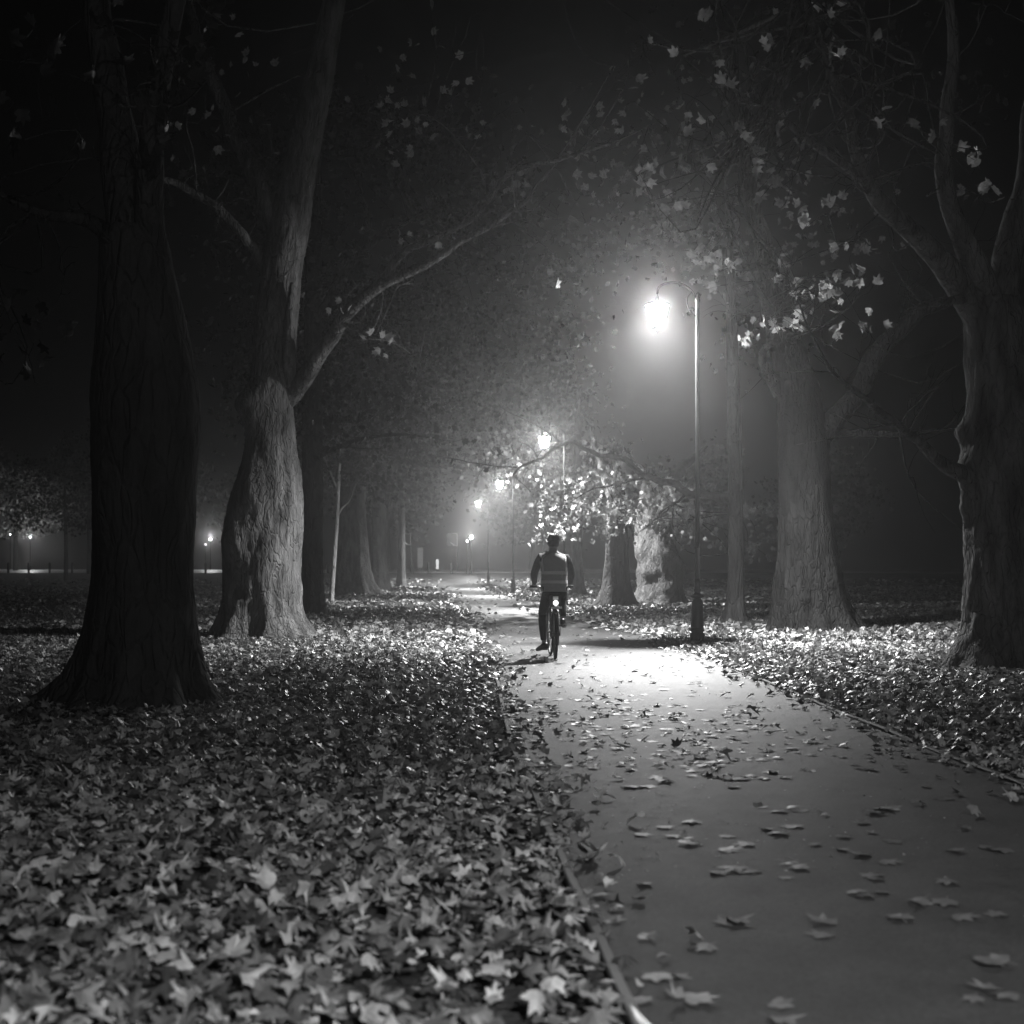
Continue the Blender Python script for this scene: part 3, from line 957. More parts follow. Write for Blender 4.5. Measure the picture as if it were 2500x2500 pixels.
# --- misty big tree on the right
t = Tree('plane_tree', 'broad misty grey trunk on the right, behind the street lamp', M['bark_dimmed'], 47)
z = 29.4
t.trunk(prof([(1985, 1547, 172), (1978, 1460, 166), (1972, 1350, 146), (1967, 1250, 130), (1963, 1130, 122), (1960, 1050, 124), (1950, 960, 108), (1932, 870, 84), (1920, 770, 56), (1915, 680, 20)], z), flare=.4, fh=.34, roots=10, fw=.2, rib=.15, lump=.07, sides=60, n=100,
        burls=((-1.9, .75, .16, .1), (-1.2, 2.2, .4, .05)))
t.limb([(1925, 900, z, .3), (1890, 780, z, .24), (1870, 640, z - .2, .2), (1830, 480, z - .4, .17), (1800, 300, z - .6, .13), (1790, 80, z - .8, .08)], disp=.1)
t.limb([(1905, 960, z, .16), (1862, 890, z - .2, .10), (1868, 850, z - .5, .07), (1920, 822, z - .9, .05), (1975, 806, z - 1.2, .03), (2030, 790, z - 1.4, .012)], disp=.1)
t.limb([(1985, 1080, z, .28), (2050, 1010, z - .1, .22), (2110, 930, z - .2, .2), (2165, 845, z - .3, .18), (2250, 760, z - .4, .15), (2330, 730, z - .5, .12), (2450, 690, z - .6, .08)], disp=.1)
t.limb([(1990, 1062, z, .14), (2060, 1056, z - .1, .09), (2130, 1058, z - .3, .075), (2200, 1062, z - .5, .06), (2290, 1050, z - .7, .03)], disp=.08)
t.twigs(30, .6, 1.8, .2)
t.crown((5.2, 29.5, 11), (4.5, 4, 3.5), 24, 12, .18, .7, zmin=8)
t.done()

# --- slimmer dark trunk between lamp and misty tree
t = Tree('plane_tree', 'slim dark trunk standing between the street lamp and the broad misty tree', M['bark_dark'], 53, leaf='leaf')
z = 33.5
t.trunk(prof([(1792, 1532, 56), (1795, 1460, 44), (1797, 1350, 38), (1796, 1200, 36), (1792, 1000, 32), (1785, 750, 26), (1778, 500, 14)], z), flare=.14, fh=.2, lump=.04, sides=30, n=50)
zz = 43.0
t.limb([(1796, 1215, z, .12), (1740, 1212, z + 3, .115), (1676, 1196, z + 5.5, .105), (1600, 1160, z + 8, .095), (1500, 1128, zz + .6, .08), (1430, 1100, zz + 1.3, .058), (1380, 1086, zz + 1.5, .052), (1345, 1108, zz + 1.7, .046), (1310, 1120, zz + 1.9, .045), (1275, 1140, zz + 2, .04), (1252, 1160, zz + 2.1, .03)], disp=.06, n=60)
t.limb([(1312, 1118, zz + 1.9, .03), (1303, 1100, zz + 1.9, .024), (1285, 1085, zz + 2, .018), (1262, 1075, zz + 2, .01)])
t.limb([(1310, 1118, zz + 1.9, .024), (1325, 1098, zz + 1.9, .018), (1350, 1090, zz + 1.9, .014)], sprout=True)
t.limb([(1270, 1142, zz + 2, .026), (1200, 1135, zz + 2.3, .02), (1120, 1120, zz + 2.5, .014), (1040, 1110, zz + 2.7, .006)])
t.limb([(1380, 1088, zz + 1.5, .03), (1300, 1030, zz + 2, .022), (1230, 1000, zz + 2.4, .014), (1180, 950, zz + 2.6, .006)])
t.limb([(1600, 1162, z + 8, .045), (1520, 1180, zz + .8, .03), (1440, 1200, zz + 1.2, .02), (1370, 1240, zz + 1.4, .01)])
t.limb([(1680, 1200, z + 5.5, .045), (1640, 1240, zz - 2, .03), (1600, 1270, zz + .4, .018), (1560, 1300, zz + .5, .008)])
r_ = t.rng
for k in range(150):      # the leafy veil under the low branch
    a = r_.uniform(1300, 1700)
    lo_ = np.interp(a, [1300, 1420, 1560, 1700], [1330, 1310, 1290, 1330])
    hi_ = np.interp(a, [1300, 1400, 1500, 1700], [1190, 1150, 1140, 1200])
    b = r_.uniform(hi_, lo_)
    t.clump(P(a, b, zz + r_.uniform(.5, 4.5)), .24, 9, .18, 'mid', connect=(k % 7 == 0))
for k in range(32):      # leaves round the second lamp
    a, b = r_.uniform(1195, 1480), r_.uniform(1050, 1190)
    t.clump(P(a, b, zz + 3 + r_.uniform(-.8, 2)), .24, 7, .19, 'mid', connect=(k % 5 == 0))
for k in range(26):
    a, b = r_.uniform(1100, 1270), r_.uniform(1120, 1210)
    t.clump(P(a, b, zz + 2 + r_.uniform(-.5, 2)), .27, 7, .19, 'mid', connect=(k % 5 == 0))
for k in range(18):
    a, b = r_.uniform(1815, 1900), r_.uniform(1230, 1370)
    t.clump(P(a, b, 38 + r_.uniform(0, 1.5)), .16, 8, .16, 'mid', connect=(k % 7 == 0))
for k in range(10):
    a, b = r_.uniform(1640, 1780), r_.uniform(1230, 1360)
    t.clump(P(a, b, 38 + r_.uniform(0, 1.5)), .16, 8, .16, 'mid', connect=(k % 7 == 0))
t.twigs(34, .4, 1.1)
t.crown((5.2, 36.5, 10.5), (4.6, 3, 3.5), 30, 14, .2, .7, zmin=8.5, connect=False)
t.done()

# --- gnarled tree with burls
t = Tree('plane_tree', 'squat gnarled trunk covered in burls, beyond the street lamp', M['bark_mid'], 59)
z = 52.0
t.trunk(prof([(1608, 1483, 122), (1608, 1440, 112), (1604, 1370, 108), (1596, 1300, 92), (1592, 1240, 76), (1590, 1190, 50), (1592, 1140, 24)], z), flare=.3, fh=.35, lump=.16, sides=60, n=90,
        burls=((-1.3, 1.9, .35, .22), (-2.0, 1.2, .3, .2), (-.5, 1.4, .4, .16), (-1.2, .7, .3, .15), (-2.6, 1.9, .3, .18)))
t.limb([(1600, 1250, z, .4), (1640, 1180, z + 1.5, .3), (1680, 1130, z + 3, .16), (1725, 1090, z + 5, .05)])
t.limb([(1588, 1230, z, .3), (1575, 1180, z + 1.5, .18), (1560, 1140, z + 3.5, .10), (1535, 1110, z + 5, .04)])
t.crown((5.4, 53.5, 9.8), (4.2, 4, 4), 40, 20, .23, .8, zmin=6.8, connect=False)
t.done()

t = Tree('plane_tree', 'dark trunk just left of the gnarled burl covered trunk', M['bark_dark'], 61)
z = 48.5
t.trunk(prof([(1503, 1484, 84), (1505, 1430, 62), (1506, 1350, 56), (1506, 1220, 46), (1508, 1170, 26), (1511, 1125, 10)], z), flare=.3, fh=.4, lump=.05, sides=30, n=50)
t.limb([(1506, 1240, z, .24), (1470, 1140, z + 2, .14), (1440, 1040, z + 4, .06)])
t.crown((3.6, 49, 10.5), (4, 4, 4), 50, 22, .27, .9, zmin=6.5, connect=False)
t.done()

t = Tree('plane_tree', 'faint pale trunk beside the cyclist on the right, far off in the mist', M['bark'], 67)
z = 68.0
t.trunk(prof([(1411, 1460, 34), (1410, 1400, 26), (1409, 1300, 24), (1410, 1150, 22), (1412, 950, 12)], z), flare=.25, fh=.4, lump=.05, sides=24, n=40)
t.crown((3.2, 69, 9), (4, 4, 4), 70, 22, .32, 1.0, zmin=5, connect=False)
t.done()
for (px_, z, wp, lab, sd) in ((1335, 88, 26, 'dim trunk far down the right side, behind the cyclist', 71), (980, 100, 22, 'dim far trunk at the end of the left row of trees', 73)):
    t = Tree('plane_tree', lab, M['bark'], sd)
    gy_ = HORIZON + (CAM_H - float(rise(z))) * F / z
    t.trunk(prof([(px_, gy_, wp), (px_, 1300, wp * .8), (px_ + 2, 1150, wp * .6), (px_ + 4, 1000, wp * .3)], z), flare=.25, fh=.4, lump=.05, sides=20, n=30)
    t.crown((t.base[0], z, 9.5), (4.2, 4, 4), 60, 20, .36, 1.0, zmin=5.5, connect=False)
    t.done()

# --- trees out on the left lawn and beyond the road
for (px_, py_, z, wp, cz, cr, n, lab, sd, ht) in (
        (161, 1417, 104, 9, 6.6, (3.8, 3, 3.0), 60, 'small dark tree at the left, standing on the lawn before the road', 81, 1240),
        (38, 1398, 119, 10, 6.7, (4.6, 3, 2.6), 110, 'leafy tree at the left edge with lamplit leaves', 83, 1200),
        (222, 1412, 110, 18, 8.5, (4, 3, 3.5), 50, 'pale trunk half hidden behind the nearest black tree', 85, 1250)):
    t = Tree('lawn_tree', lab, M['bark_dark'] if sd != 85 else M['bark'], sd, 'trees on the lawn at the left', leaf='leaf' if sd == 83 else 'leaf_dimmed')
    t.trunk(prof([(px_, py_, wp * 1.2), (px_, (py_ + ht) / 2, wp), (px_ - 2, ht, wp * .8), (px_ - 3, ht - 60, wp * .4)], z), flare=.12, fh=.25, lump=.04, sides=18, n=30)
    b_ = t.base
    t.nodes.append((P(px_ - 2, ht, z), .1))
    t.crown((b_[0] - (.6 if sd == 81 else 0), z, cz), cr, n, 24, .26 if z > 80 else .2, .6, zmin=cz - cr[2])
    t.done()
for k, (x, y, s) in enumerate(((-52, 142, 1.1), (-38, 150, 1.3), (-25, 146, .9), (-13, 152, 1.2), (2, 150, 1.0), (16, 145, 1.2), (32, 150, 1.1))):
    t = Tree('roadside_tree', 'dim tree beyond the far road, fading into the mist', M['bark_dark'], 91 + k, 'trees beyond the far road')
    t.trunk([(.8, x, y, .3), (1.2, x, y, .3), (4, x + .1, y, .24), (7, x, y, .15), (10, x + .2, y, .06)], flare=.2, fh=.3, lump=.04, sides=16, n=24)
    t.base = (x, y, 1.2)
    t.crown((x, y, 8.2 * s), (5.2 * s, 3.5, 4.6 * s), 70, 22, .5, 1.0, connect=False)
    t.done()

# ------------------------------------------------------------------ far roadside things
z = 111.0
proto_b = None
for i, px_ in enumerate((20, 70, 121, 176, 458, 502, 546, 590, 800, 935, 979, 1006, 1046, 1102, 1141)):
    x = (px_ - 1250) / F * z
    if proto_b is None:
        b = MB()
        b.lathe([(.085, -.15), (.085, .72), (.088, .73), (.088, .78), (.06, .86), (.01, .88)], 10)
        proto_b = b.build('bollard', M['wood'])
        o = proto_b
    else:
        o = proto_b.copy(); COL.objects.link(o)
    o.location = (x, z, float(rise(z)))
    tag(o, 'short dark wooden bollard in front of the pale road', 'bollard', 'bollards along the far road')

def far_lamp(px_, py_, z, r, lab, W):
    p = P(px_, py_, z)
    g = float(rise(z))
    root = empty('road_lamp', (p.x, z, g))
    b = MB()
    h = p.z - g
    b.lathe([(.07, 0), (.07, .6), (.05, .65), (.04, h - r * .9)], 10)
    b.lathe([(.06, h - r * 1.0), (.08, h - r * .9), (.07, h - r * .8)], 10)
    b.build('pole', M['iron'], root)
    b = MB()
    b.lathe([(.02, h - r)] + [(r * math.cos(a), h + r * math.sin(a)) for a in np.linspace(-1.3, 1.3, 9)] + [(.02, h + r)], 14)
    b.build('globe', M['bulb'], root)
    tag(root, lab, 'street lamp', 'lamps along the far road')
    if W:
        L = bpy.data.lights.new('globe_light', 'POINT')
        L.energy = W
        L.shadow_soft_size = .05
        lo = bpy.data.objects.new('globe_light', L)
        COL.objects.link(lo)
        lo.parent = root
        lo.location = (0, -.02, h + r + .15)
far_lamp(74, 1311, 124, .08, 'brighter of the two tiny far lamps left of the nearest trunk', 450)
far_lamp(25, 1305, 140, .06, 'fainter tiny far lamp at the left edge, beside a brighter one', 0)
far_lamp(514, 1317, 124, .12, 'far lamp seen between the nearest black tree and the gnarled tree', 400)
far_lamp(502, 1329, 150, .07, 'tiny far lamp beside and below a larger one, between the two big left trunks', 0)
far_lamp(1151, 1312, 109, .15, 'far road lamp left of the cyclist, above the bollards', 500)
far_lamp(1141, 1321, 150, .12, 'tiny far lamp just below the far road lamp left of the cyclist', 0)

def sign(px_, py_, z, h, lab):
    p = P(px_, py_, z)
    g = float(rise(z))
    root = empty('traffic_signal', (p.x, z, g))
    b = MB(); b.lathe([(.06, -.1), (.06, p.z - g + h)], 10); b.build('pole', M['iron'], root)
    zc = p.z - g + h / 2
    b = MB(); b.box((-.45, 0, zc), (.8, .12, h)); b.build('signal_head', M['iron'], root, False)
    b = MB()
    b.box((-.02, -.08, zc), (.06, .04, h)); b.box((-.2, -.085, zc + h / 2), (.36, .04, .05))
    b.box((-.22, -.09, zc - h / 2 + .03), (.34, .04, .06))
    b.build('edge_trim', M['white'], root, False)
    b = MB(); b.box((-.42, -.16, zc - h / 2 + .18), (.36, .18, .05), Matrix.Rotation(R(32), 3, 'Y')); b.build('glowing_hood', glow_mat('hood_glow', .7, False), root, False)  # emission added to the hood to brighten it
    tag(root, lab, 'traffic signal', 'traffic signals at the far road')
sign(1117, 1333, 116, 1.0, 'far traffic signal with a hood set glowing, nearest the row of path lamps')
sign(1003, 1331, 116, .9, 'far traffic signal with a hood set glowing, up left of the upright grey panel')

p = P(1026, 1400, 116)
root = empty('information_panel', (p.x, 116, float(rise(116))))
b = MB(); b.box((0, 0, 1.15), (.42, .12, 1.6)); b.build('panel', M['panel'], root, False)
b = MB(); b.box((0, 0, .18), (.3, .1, .4)); b.build('foot', M['iron'], root, False)
tag(root, 'tall narrow pale grey panel standing by the far road', 'panel')
p = P(1071, 1400, 116)
root = empty('lit_bollard', (p.x, 114, float(rise(114))))
b = MB(); b.lathe([(.12, 0), (.12, .25), (.10, .27), (.10, .30)], 12); b.build('foot', M['iron'], root)
b = MB(); b.lathe([(.105, .30), (.105, .70), (.115, .72), (.115, .98), (.08, 1.06), (.02, 1.08)], 14); b.build('glowing_body', glow_mat('bollard_glow', 0.9, False), root)
tag(root, 'small glowing white traffic bollard by the far road', 'bollard')

# ------------------------------------------------------------------ leaf litter
def scatter(y0, y1, dens, half, rng, edge):
    area_w = half * 2
    n = int(dens * (y1 - y0) * area_w)
    y = rng.uniform(y0, y1, n)
    x = rng.uniform(-half, half, n)
    keep = np.abs(x) < y * .37 + 2.5
    x, y = x[keep], y[keep]
    d = off_path(x, y)
    pr = np.where(d > 0.05, 1.0, np.exp(d / edge) * np.where(y < 8, .18, .45))
    right = x > left_x(y) + 1
    pr = np.where((d > -.03) & (d < .07) & np.where(right, y < 17, (y < 6.3) | ((y > 10.5) & (y < 17))), .25, pr)
    pr = np.where((d > -.25) & (d <= .05) & ~right & (y >= 6.3), np.maximum(pr, np.where(y < 10.5, .55, .16) * np.exp(np.minimum(d, 0) / .11)), pr)
    patch = fbm(np.stack([x * .5, y * .5, 0 * x], -1), 3)
    pr = pr * np.clip(.95 + .5 * patch, .25, 1.0)
    k = rng.uniform(0, 1, len(x)) < pr
    x, y, d = x[k], y[k], d[k]
    for (tx, ty, tr) in TREES:
        q = (x - tx) ** 2 + (y - ty) ** 2 > (tr * .9) ** 2
        x, y, d = x[q], y[q], d[q]
    zg = np.where(d > 0, land(x, y), .022 + rise(y))
    zz = zg + np.where(d > 0.05, rng.uniform(0, .055, len(x)), rng.uniform(0.002, .01, len(x)))
    return np.stack([x, y, zz], -1)

lit = MB()
r1 = np.random.default_rng(101)
p_ = scatter(1.6, 9, 400, 6, r1, .12); k_ = r1.uniform(0, 1, len(p_))
for a_, b_2, kd_, cu_, s0_, s1_ in ((0, .5, 'full', .5, .05, .13), (.5, .72, 'mid', .7, .04, .11), (.72, .86, 'full', 1.1, .05, .11), (.86, 1, 'low', .6, .02, .055)):
    q_ = p_[(k_ >= a_) & (k_ < b_2)]
    leaves(lit, q_, r1.uniform(s0_, s1_, len(q_)), kd_, 'litter', r1, cu_)
p_ = scatter(9, 16, 320, 9, r1, .12); leaves(lit, p_, r1.uniform(.05, .125, len(p_)), 'mid', 'litter', r1, .42)
p_ = scatter(16, 27, 200, 13, r1, .16); leaves(lit, p_, r1.uniform(.07, .135, len(p_)), 'mid', 'litter', r1, .42)
p_ = scatter(27, 45, 75, 19, r1, .25); leaves(lit, p_, r1.uniform(.10, .165, len(p_)), 'low', 'litter', r1, .4)
p_ = scatter(45, 75, 22, 28, r1, .4); leaves(lit, p_, r1.uniform(.14, .22, len(p_)), 'low', 'litter', r1, .4)
p_ = scatter(75, 104, 5, 38, r1, .5); leaves(lit, p_, r1.uniform(.2, .3, len(p_)), 'low', 'litter', r1, .4)
y_ = np.concatenate([r1.uniform(8.8, 13.5, 260), r1.uniform(13.5, 34, 160)])
x_ = left_x(y_) + (right_x(y_) - left_x(y_)) * r1.beta(1.3, 2.0, len(y_))
leaves(lit, np.stack([x_, y_, 0 * x_ + .029], -1), r1.uniform(.045, .11, len(y_)), 'mid', 'flat', r1, .3)
n_ = 2600
y_ = r1.uniform(6, 30, n_)
u_ = np.where(r1.uniform(0, 1, n_) < .5, r1.beta(.8, 4, n_), r1.uniform(0, 1, n_))
x_ = left_x(y_) + (right_x(y_) - left_x(y_)) * np.clip(u_ * .98 + .01, 0, 1)
t_ = (x_ - left_x(y_)) / (right_x(y_) - left_x(y_))
p_ = np.stack([x_, y_, .0175 + .012 * (1 - (2 * t_ - 1) ** 2)], -1)
leaves(lit, p_, r1.uniform(.005, .02, n_), 'low', 'flat', r1, .3)
tag(lit.build('leaf_litter', M['litter'], smooth_=False), 'deep carpet of fallen plane leaves on both sides of the path', kind='stuff')

# grass tufts thinning out through the leaves
gr = MB()
r2 = np.random.default_rng(103)
q = np.concatenate([scatter(8, 30, 16, 13, r2, .01), scatter(26, 60, 18, 24, r2, .01)])
q = q[off_path(q[:, 0], q[:, 1]) > .25]
nb = 4
N = len(q)
bx = np.repeat(q, nb, 0) + np.concatenate([r2.normal(0, .05, (N * nb, 2)), np.zeros((N * nb, 1))], 1)
hgt = r2.uniform(.05, .12, N * nb)
lean = r2.normal(0, .035, (N * nb, 2))
ang = r2.uniform(0, np.pi, N * nb)
wv = np.stack([np.cos(ang), np.sin(ang), 0 * ang], -1) * (.004 + .0002 * bx[:, 1:2])
tip = bx + np.stack([lean[:, 0], lean[:, 1], hgt], -1)
V = np.stack([bx - wv, bx + wv, tip], 1).reshape(-1, 3)
gr.v.append(V); gr.n = len(V); gr.f = [(3 * i, 3 * i + 1, 3 * i + 2) for i in range(N * nb)]
tag(gr.build('grass', noise_mat('grass_blade', .05, .1, 3, .6, 0, spec=.3), smooth_=False), 'short dark grass showing between the fallen leaves', kind='stuff')

# ------------------------------------------------------------------ single leaves on the path
variants = []
r3 = np.random.default_rng(107)
for k in range(14):
    b = MB()
    leaves(b, [(0, 0, 0)], [.108], 'full', 'flat', r3, .12 if k % 5 else .30)
    variants.append(b.mesh('fallen_leaf', M['path_leaf'], False))
spots = []
def leaf_px(lst):
    for a, b in lst:
        zz = F * (CAM_H - .03) / (b - HORIZON)
        spots.append(((a - 1250) / F * zz, zz))
# the ones that show singly near the camera (photo pixels)
leaf_px([(2060, 2075), (2110, 2090), (2160, 2105), (1745, 2130), (1795, 2122), (1830, 2128), (1910, 2142), (1960, 2120), (1930, 2108), (2140, 2145), (2110, 2190), (2085, 2180), (2160, 2180), (2250, 2205), (2310, 2203),
         (1878, 2025), (1905, 2035), (1940, 2020), (1990, 2062), (1830, 2062), (1690, 2005), (1675, 2060), (1680, 2045), (1775, 2040), (1580, 2155), (1460, 2180), (1480, 2240), (1790, 2250), (1765, 2252), (2010, 2253), (2012, 2285), (1728, 2310), (2200, 2245),
         (2340, 2240), (2440, 2235), (2400, 2352), (2440, 2355), (1600, 2375), (1570, 2436), (1690, 2437), (1895, 2447), (1900, 2490), (2380, 2437), (2420, 2418), (2470, 2432), (2130, 2140), (2320, 2155), (2400, 2070), (2450, 2075), (2340, 2080), (2350, 2022), (2310, 1950), (2160, 1975), (2140, 1985),
         (2170, 1975), (2240, 1962), (2110, 2012), (2130, 2035), (1770, 2075), (1560, 2035), (1620, 2020), (1650, 2040), (2190, 2055), (2055, 2045), (2010, 1990), (1960, 1980), (1900, 1983), (1930, 1973), (1850, 1970), (1480, 1750), (1505, 1716), (1850, 1735), (1805, 1722), (1800, 1765), (1825, 1760), (1835, 1778),
         (1905, 1780), (1580, 1777), (1740, 1800), (1460, 1780), (1445, 1800), (1930, 1828), (1545, 1880), (1700, 1850), (1760, 1855), (1820, 1855), (1860, 1857), (1840, 1895), (1920, 1898), (1720, 1888)])
while len(spots) < 300:
    u = r3.uniform()
    if u < .50:
        y = r3.uniform(8.5, 14.5); x = left_x(y) + 2.9 * r3.beta(1.5, 2.3)
    elif u < .80:
        y = r3.uniform(14.5, 22); x = left_x(y) + 2.9 * r3.beta(1.6, 1.4)
    else:
        y = r3.uniform(22, 34); x = left_x(y) + 2.9 * r3.uniform()
    spots.append((float(x), float(y)))
for i, (x, y) in enumerate(spots):
    o = bpy.data.objects.new('fallen_leaf', variants[i % len(variants)] if (i % len(variants)) % 5 or y > 9 else variants[1 + i % 4])
    COL.objects.link(o)
    t_ = (x - float(left_x(y))) / float(right_x(y) - left_x(y))
    o.location = (x, y, float(rise(y)) + .018 + .012 * (1 - (2 * t_ - 1) ** 2))
    o.rotation_euler = (0, 0, r3.uniform(0, 6.28))
    s = r3.uniform(.75, 1.35)
    o.scale = (s, s, s * r3.uniform(.7, 1.3))
    tag(o, 'fallen plane leaf lying on the smooth path', 'leaf', 'fallen leaves on the path')

# --- short log beside the misty tree
p = P(1850, 1527, 31.5)
b = MB()
q = spline([(-.3, 0, .10), (-.1, .03, .12), (.12, -.01, .11), (.32, .02, .13)], 12)
b.tube(q, [.075, .08, .078, .08, .083, .08, .078, .08, .082, .08, .078, .07], 12, .15, 3)
tag(b.build('log', M['bark_dark'], None, True, (p.x, 31.5, 0.0)), 'short dark log lying in the leaves beside the broad misty trunk', 'log')

# ------------------------------------------------------------------ bicycle
HEAD = R(2.2)
bx0, by0 = .612, 20.6
bike = empty('bicycle', (bx0, by0, .028), HEAD)
WR = .34
RH, FH, BBx = Vector((0, 0, WR)), Vector((0, 1.06, WR)), Vector((0, .44, .29))
def wheel(c, steer=0):
    a = Vector((1, 0, 0))
    if steer:
        a = Matrix.Rotation(steer, 3, 'Z') @ a
    r = MB(); r.torus(c, a, WR - .035, .011, 48, 6, 1.0)
    ro = r.build('wheel', M['chrome'], bike)
    t = MB(); t.torus(c, a, WR - .019, .019, 56, 10, 1.0)
    t.build('tyre', M['rubber'], ro)
    h = MB(); h.tube([c - a * .05, c + a * .05], [.02, .02], 10)
    h.build('hub', M['chrome'], ro)
    s = MB()
    u = a.orthogonal().normalized(); v = a.cross(u)
    for k in range(28):
        an = 2 * math.pi * k / 28
        d = u * math.cos(an) + v * math.sin(an)
        s.tube([c + a * (.03 if k % 2 else -.03), c + d * (WR - .04)], [.0012, .0012], 4)
    s.build('spokes', M['chrome'], ro)
wheel(RH); wheel(FH, R(3))
seat_top = Vector((0, .20, .86)); head_b = Vector((0, .86, .72)); head_t = Vector((0, .83, .90))
b = MB()
b.tube([BBx, seat_top], [.018] * 2, 10)
b.tube([BBx, head_b], [.02] * 2, 10)
b.tube([seat_top + Vector((0, .03, -.12)), head_t], [.017] * 2, 10)
b.tube([head_b, head_t], [.022] * 2, 10)
for s in (-1, 1):
    b.tube([RH + Vector((s * .06, 0, 0)), BBx + Vector((s * .03, 0, 0))], [.010] * 2, 8)
    b.tube([RH + Vector((s * .06, 0, 0)), seat_top + Vector((s * .02, .02, -.14))], [.009] * 2, 8)
b.tube([BBx - Vector((.04, 0, 0)), BBx + Vector((.04, 0, 0))], [.022] * 2, 10)
b.build('frame', M['frame'], bike)
b = MB()
for s in (-1, 1):
    b.tube(spline([head_b + Vector((s * .02, 0, -.02)), head_b + Vector((s * .055, .03, -.10)), FH + Vector((s * .055, 0, 0))], 10), [.014] * 10, 8)
b.build('fork', M['frame'], bike)
b = MB()
hbz = 1.0
b.tube(spline([head_t, (0, .84, .97), (0, .87, 1.0)], 8), [.014] * 8, 8)
b.tube(spline([(-.31, .78, hbz + .02), (-.2, .83, hbz + .02), (-.05, .87, hbz), (.05, .87, hbz), (.2, .83, hbz + .02), (.31, .78, hbz + .02)], 24), [.012] * 24, 8)
hb = b.build('handlebar', M['frame'], bike)
for s in (-1, 1):
    b = MB(); b.tube([(s * .21, .826, hbz + .02), (s * .315, .778, hbz + .02)], [.017] * 2, 10); b.build('grip', M['rubber'], hb)
    b = MB(); b.tube([(s * .2, .86, hbz + .01), (s * .26, .885, hbz - .02), (s * .30, .87, hbz - .03)], [.006] * 3, 6); b.build('brake_lever', M['chrome'], hb)
b = MB()
rings = []
for (y, wx, zt) in ((-.02, .05, .915), (.02, .078, .925), (.08, .078, .925), (.15, .05, .92), (.22, .026, .918), (.28, .018, .91)):
    rings.append([(wx * math.cos(a), y + .06, zt + .022 * math.sin(a)) for a in np.linspace(0, 2 * math.pi, 14, endpoint=False)])
b.loft(rings)
b.build('saddle', M['rubber'], bike)
b = MB(); b.tube([seat_top - Vector((0, -.02, .1)), (0, .17, .905)], [.0135] * 2, 8); b.build('seat_post', M['chrome'], bike)
for s, up in ((-1, -1), (1, 1)):
    b = MB()
    pe = BBx + Vector((s * .075, 0, up * .17))
    b.tube([BBx + Vector((s * .05, 0, 0)), pe], [.011] * 2, 8)
    cr = b.build('crank', M['chrome'], bike)
    b = MB(); b.box(pe + Vector((s * .055, 0, 0)), (.09, .08, .022)); b.build('pedal', M['rubber'], cr, False)
b = MB(); b.torus(BBx + Vector((.055, 0, 0)), (1, 0, 0), .088, .005, 32, 6); b.build('chainring', M['chrome'], bike)
b = MB()
b.tube([BBx + Vector((.05, 0, .085)), RH + Vector((.045, 0, .035))], [.005] * 2, 6)
b.tube([BBx + Vector((.05, 0, -.085)), RH + Vector((.045, .0, -.035))], [.005] * 2, 6)
b.build('chain', M['frame'], bike)
for c, a0, a1 in ((RH, 20, 200), (FH, 40, 190)):
    b = MB()
    arc = []
    for an in np.linspace(R(a0), R(a1), 26):
        cc = c + Vector((0, math.cos(an), math.sin(an))) * (WR + .022)
        nn = Vector((0, math.cos(an), math.sin(an)))
        arc.append([cc + Vector((-.03, 0, 0)) - nn * .012, cc + Vector((-.015, 0, 0)) + nn * .002, cc + Vector((.015, 0, 0)) + nn * .002, cc + Vector((.03, 0, 0)) - nn * .012,
                    cc + Vector((.015, 0, 0)) - nn * .003, cc + Vector((-.015, 0, 0)) - nn * .003])
    b.loft(arc)
    b.build('mudguard', M['frame'], bike)
b = MB()      # rear rack
for s in (-1, 1):
    b.tube([(s * .06, -.26, .74), (s * .06, .14, .74)], [.006] * 2, 6)
    b.tube([RH + Vector((s * .07, 0, 0)), (s * .06, -.1, .74)], [.005] * 2, 6)
for y in (-.26, -.12, .02, .14):
    b.tube([(-.06, y, .74), (.06, y, .74)], [.005] * 2, 6)
b.build('rack', M['frame'], bike)
b = MB(); b.box((0, -.275, .735), (.15, .02, .028)); b.build('reflector', M['stripe'], bike, False)
b = MB(); b.box((0, .02, .84), (.15, .16, .12)); bag = b.build('saddle_bag', M['rubber'], bike, False)
b = MB(); b.box((.002, -.066, .868), (.075, .01, .045)); b.build('reflective_patch', M['stripe'], bag, False)
b = MB()
b.lathe([(.005, 0), (.025, .002), (.036, .008), (.038, .016), (.034, .024)], 16, c=(0, -.085, .80), rot=Matrix.Rotation(R(90), 3, 'X') @ Matrix.Scale(1.0, 3))
b.build('rear_light', M['rear_light'], bike)
tag(bike, 'dark bicycle with rear rack, seen from behind on the lit path', 'bicycle')

# ------------------------------------------------------------------ cyclist
def skin_mesh(name, nodes, edges, root, m, subdiv=2):
    bm = bmesh.new()
    ly = bm.verts.layers.skin.verify()
    vv = {}
    for k, (co, r) in nodes.items():
        v = bm.verts.new(co)
        rr = r if isinstance(r, tuple) else (r, r)
        v[ly].radius = rr
        v[ly].use_root = (k == root)
        vv[k] = v
    for a, b in edges:
        bm.edges.new((vv[a], vv[b]))
    me = bpy.data.meshes.new(name)
    bm.to_mesh(me); bm.free()
    o = bpy.data.objects.new(name, me)
    COL.objects.link(o)
    o.modifiers.new('skin', 'SKIN')
    sub = o.modifiers.new('sub', 'SUBSURF')
    sub.levels = subdiv; sub.render_levels = subdiv
    dg = bpy.context.evaluated_depsgraph_get()
    dg.update()
    res = bpy.data.meshes.new_from_object(o.evaluated_get(dg))
    bpy.data.objects.remove(o)
    res.name = name
    res.materials.clear()
    res.materials.append(m)
    res.shade_smooth()
    return res

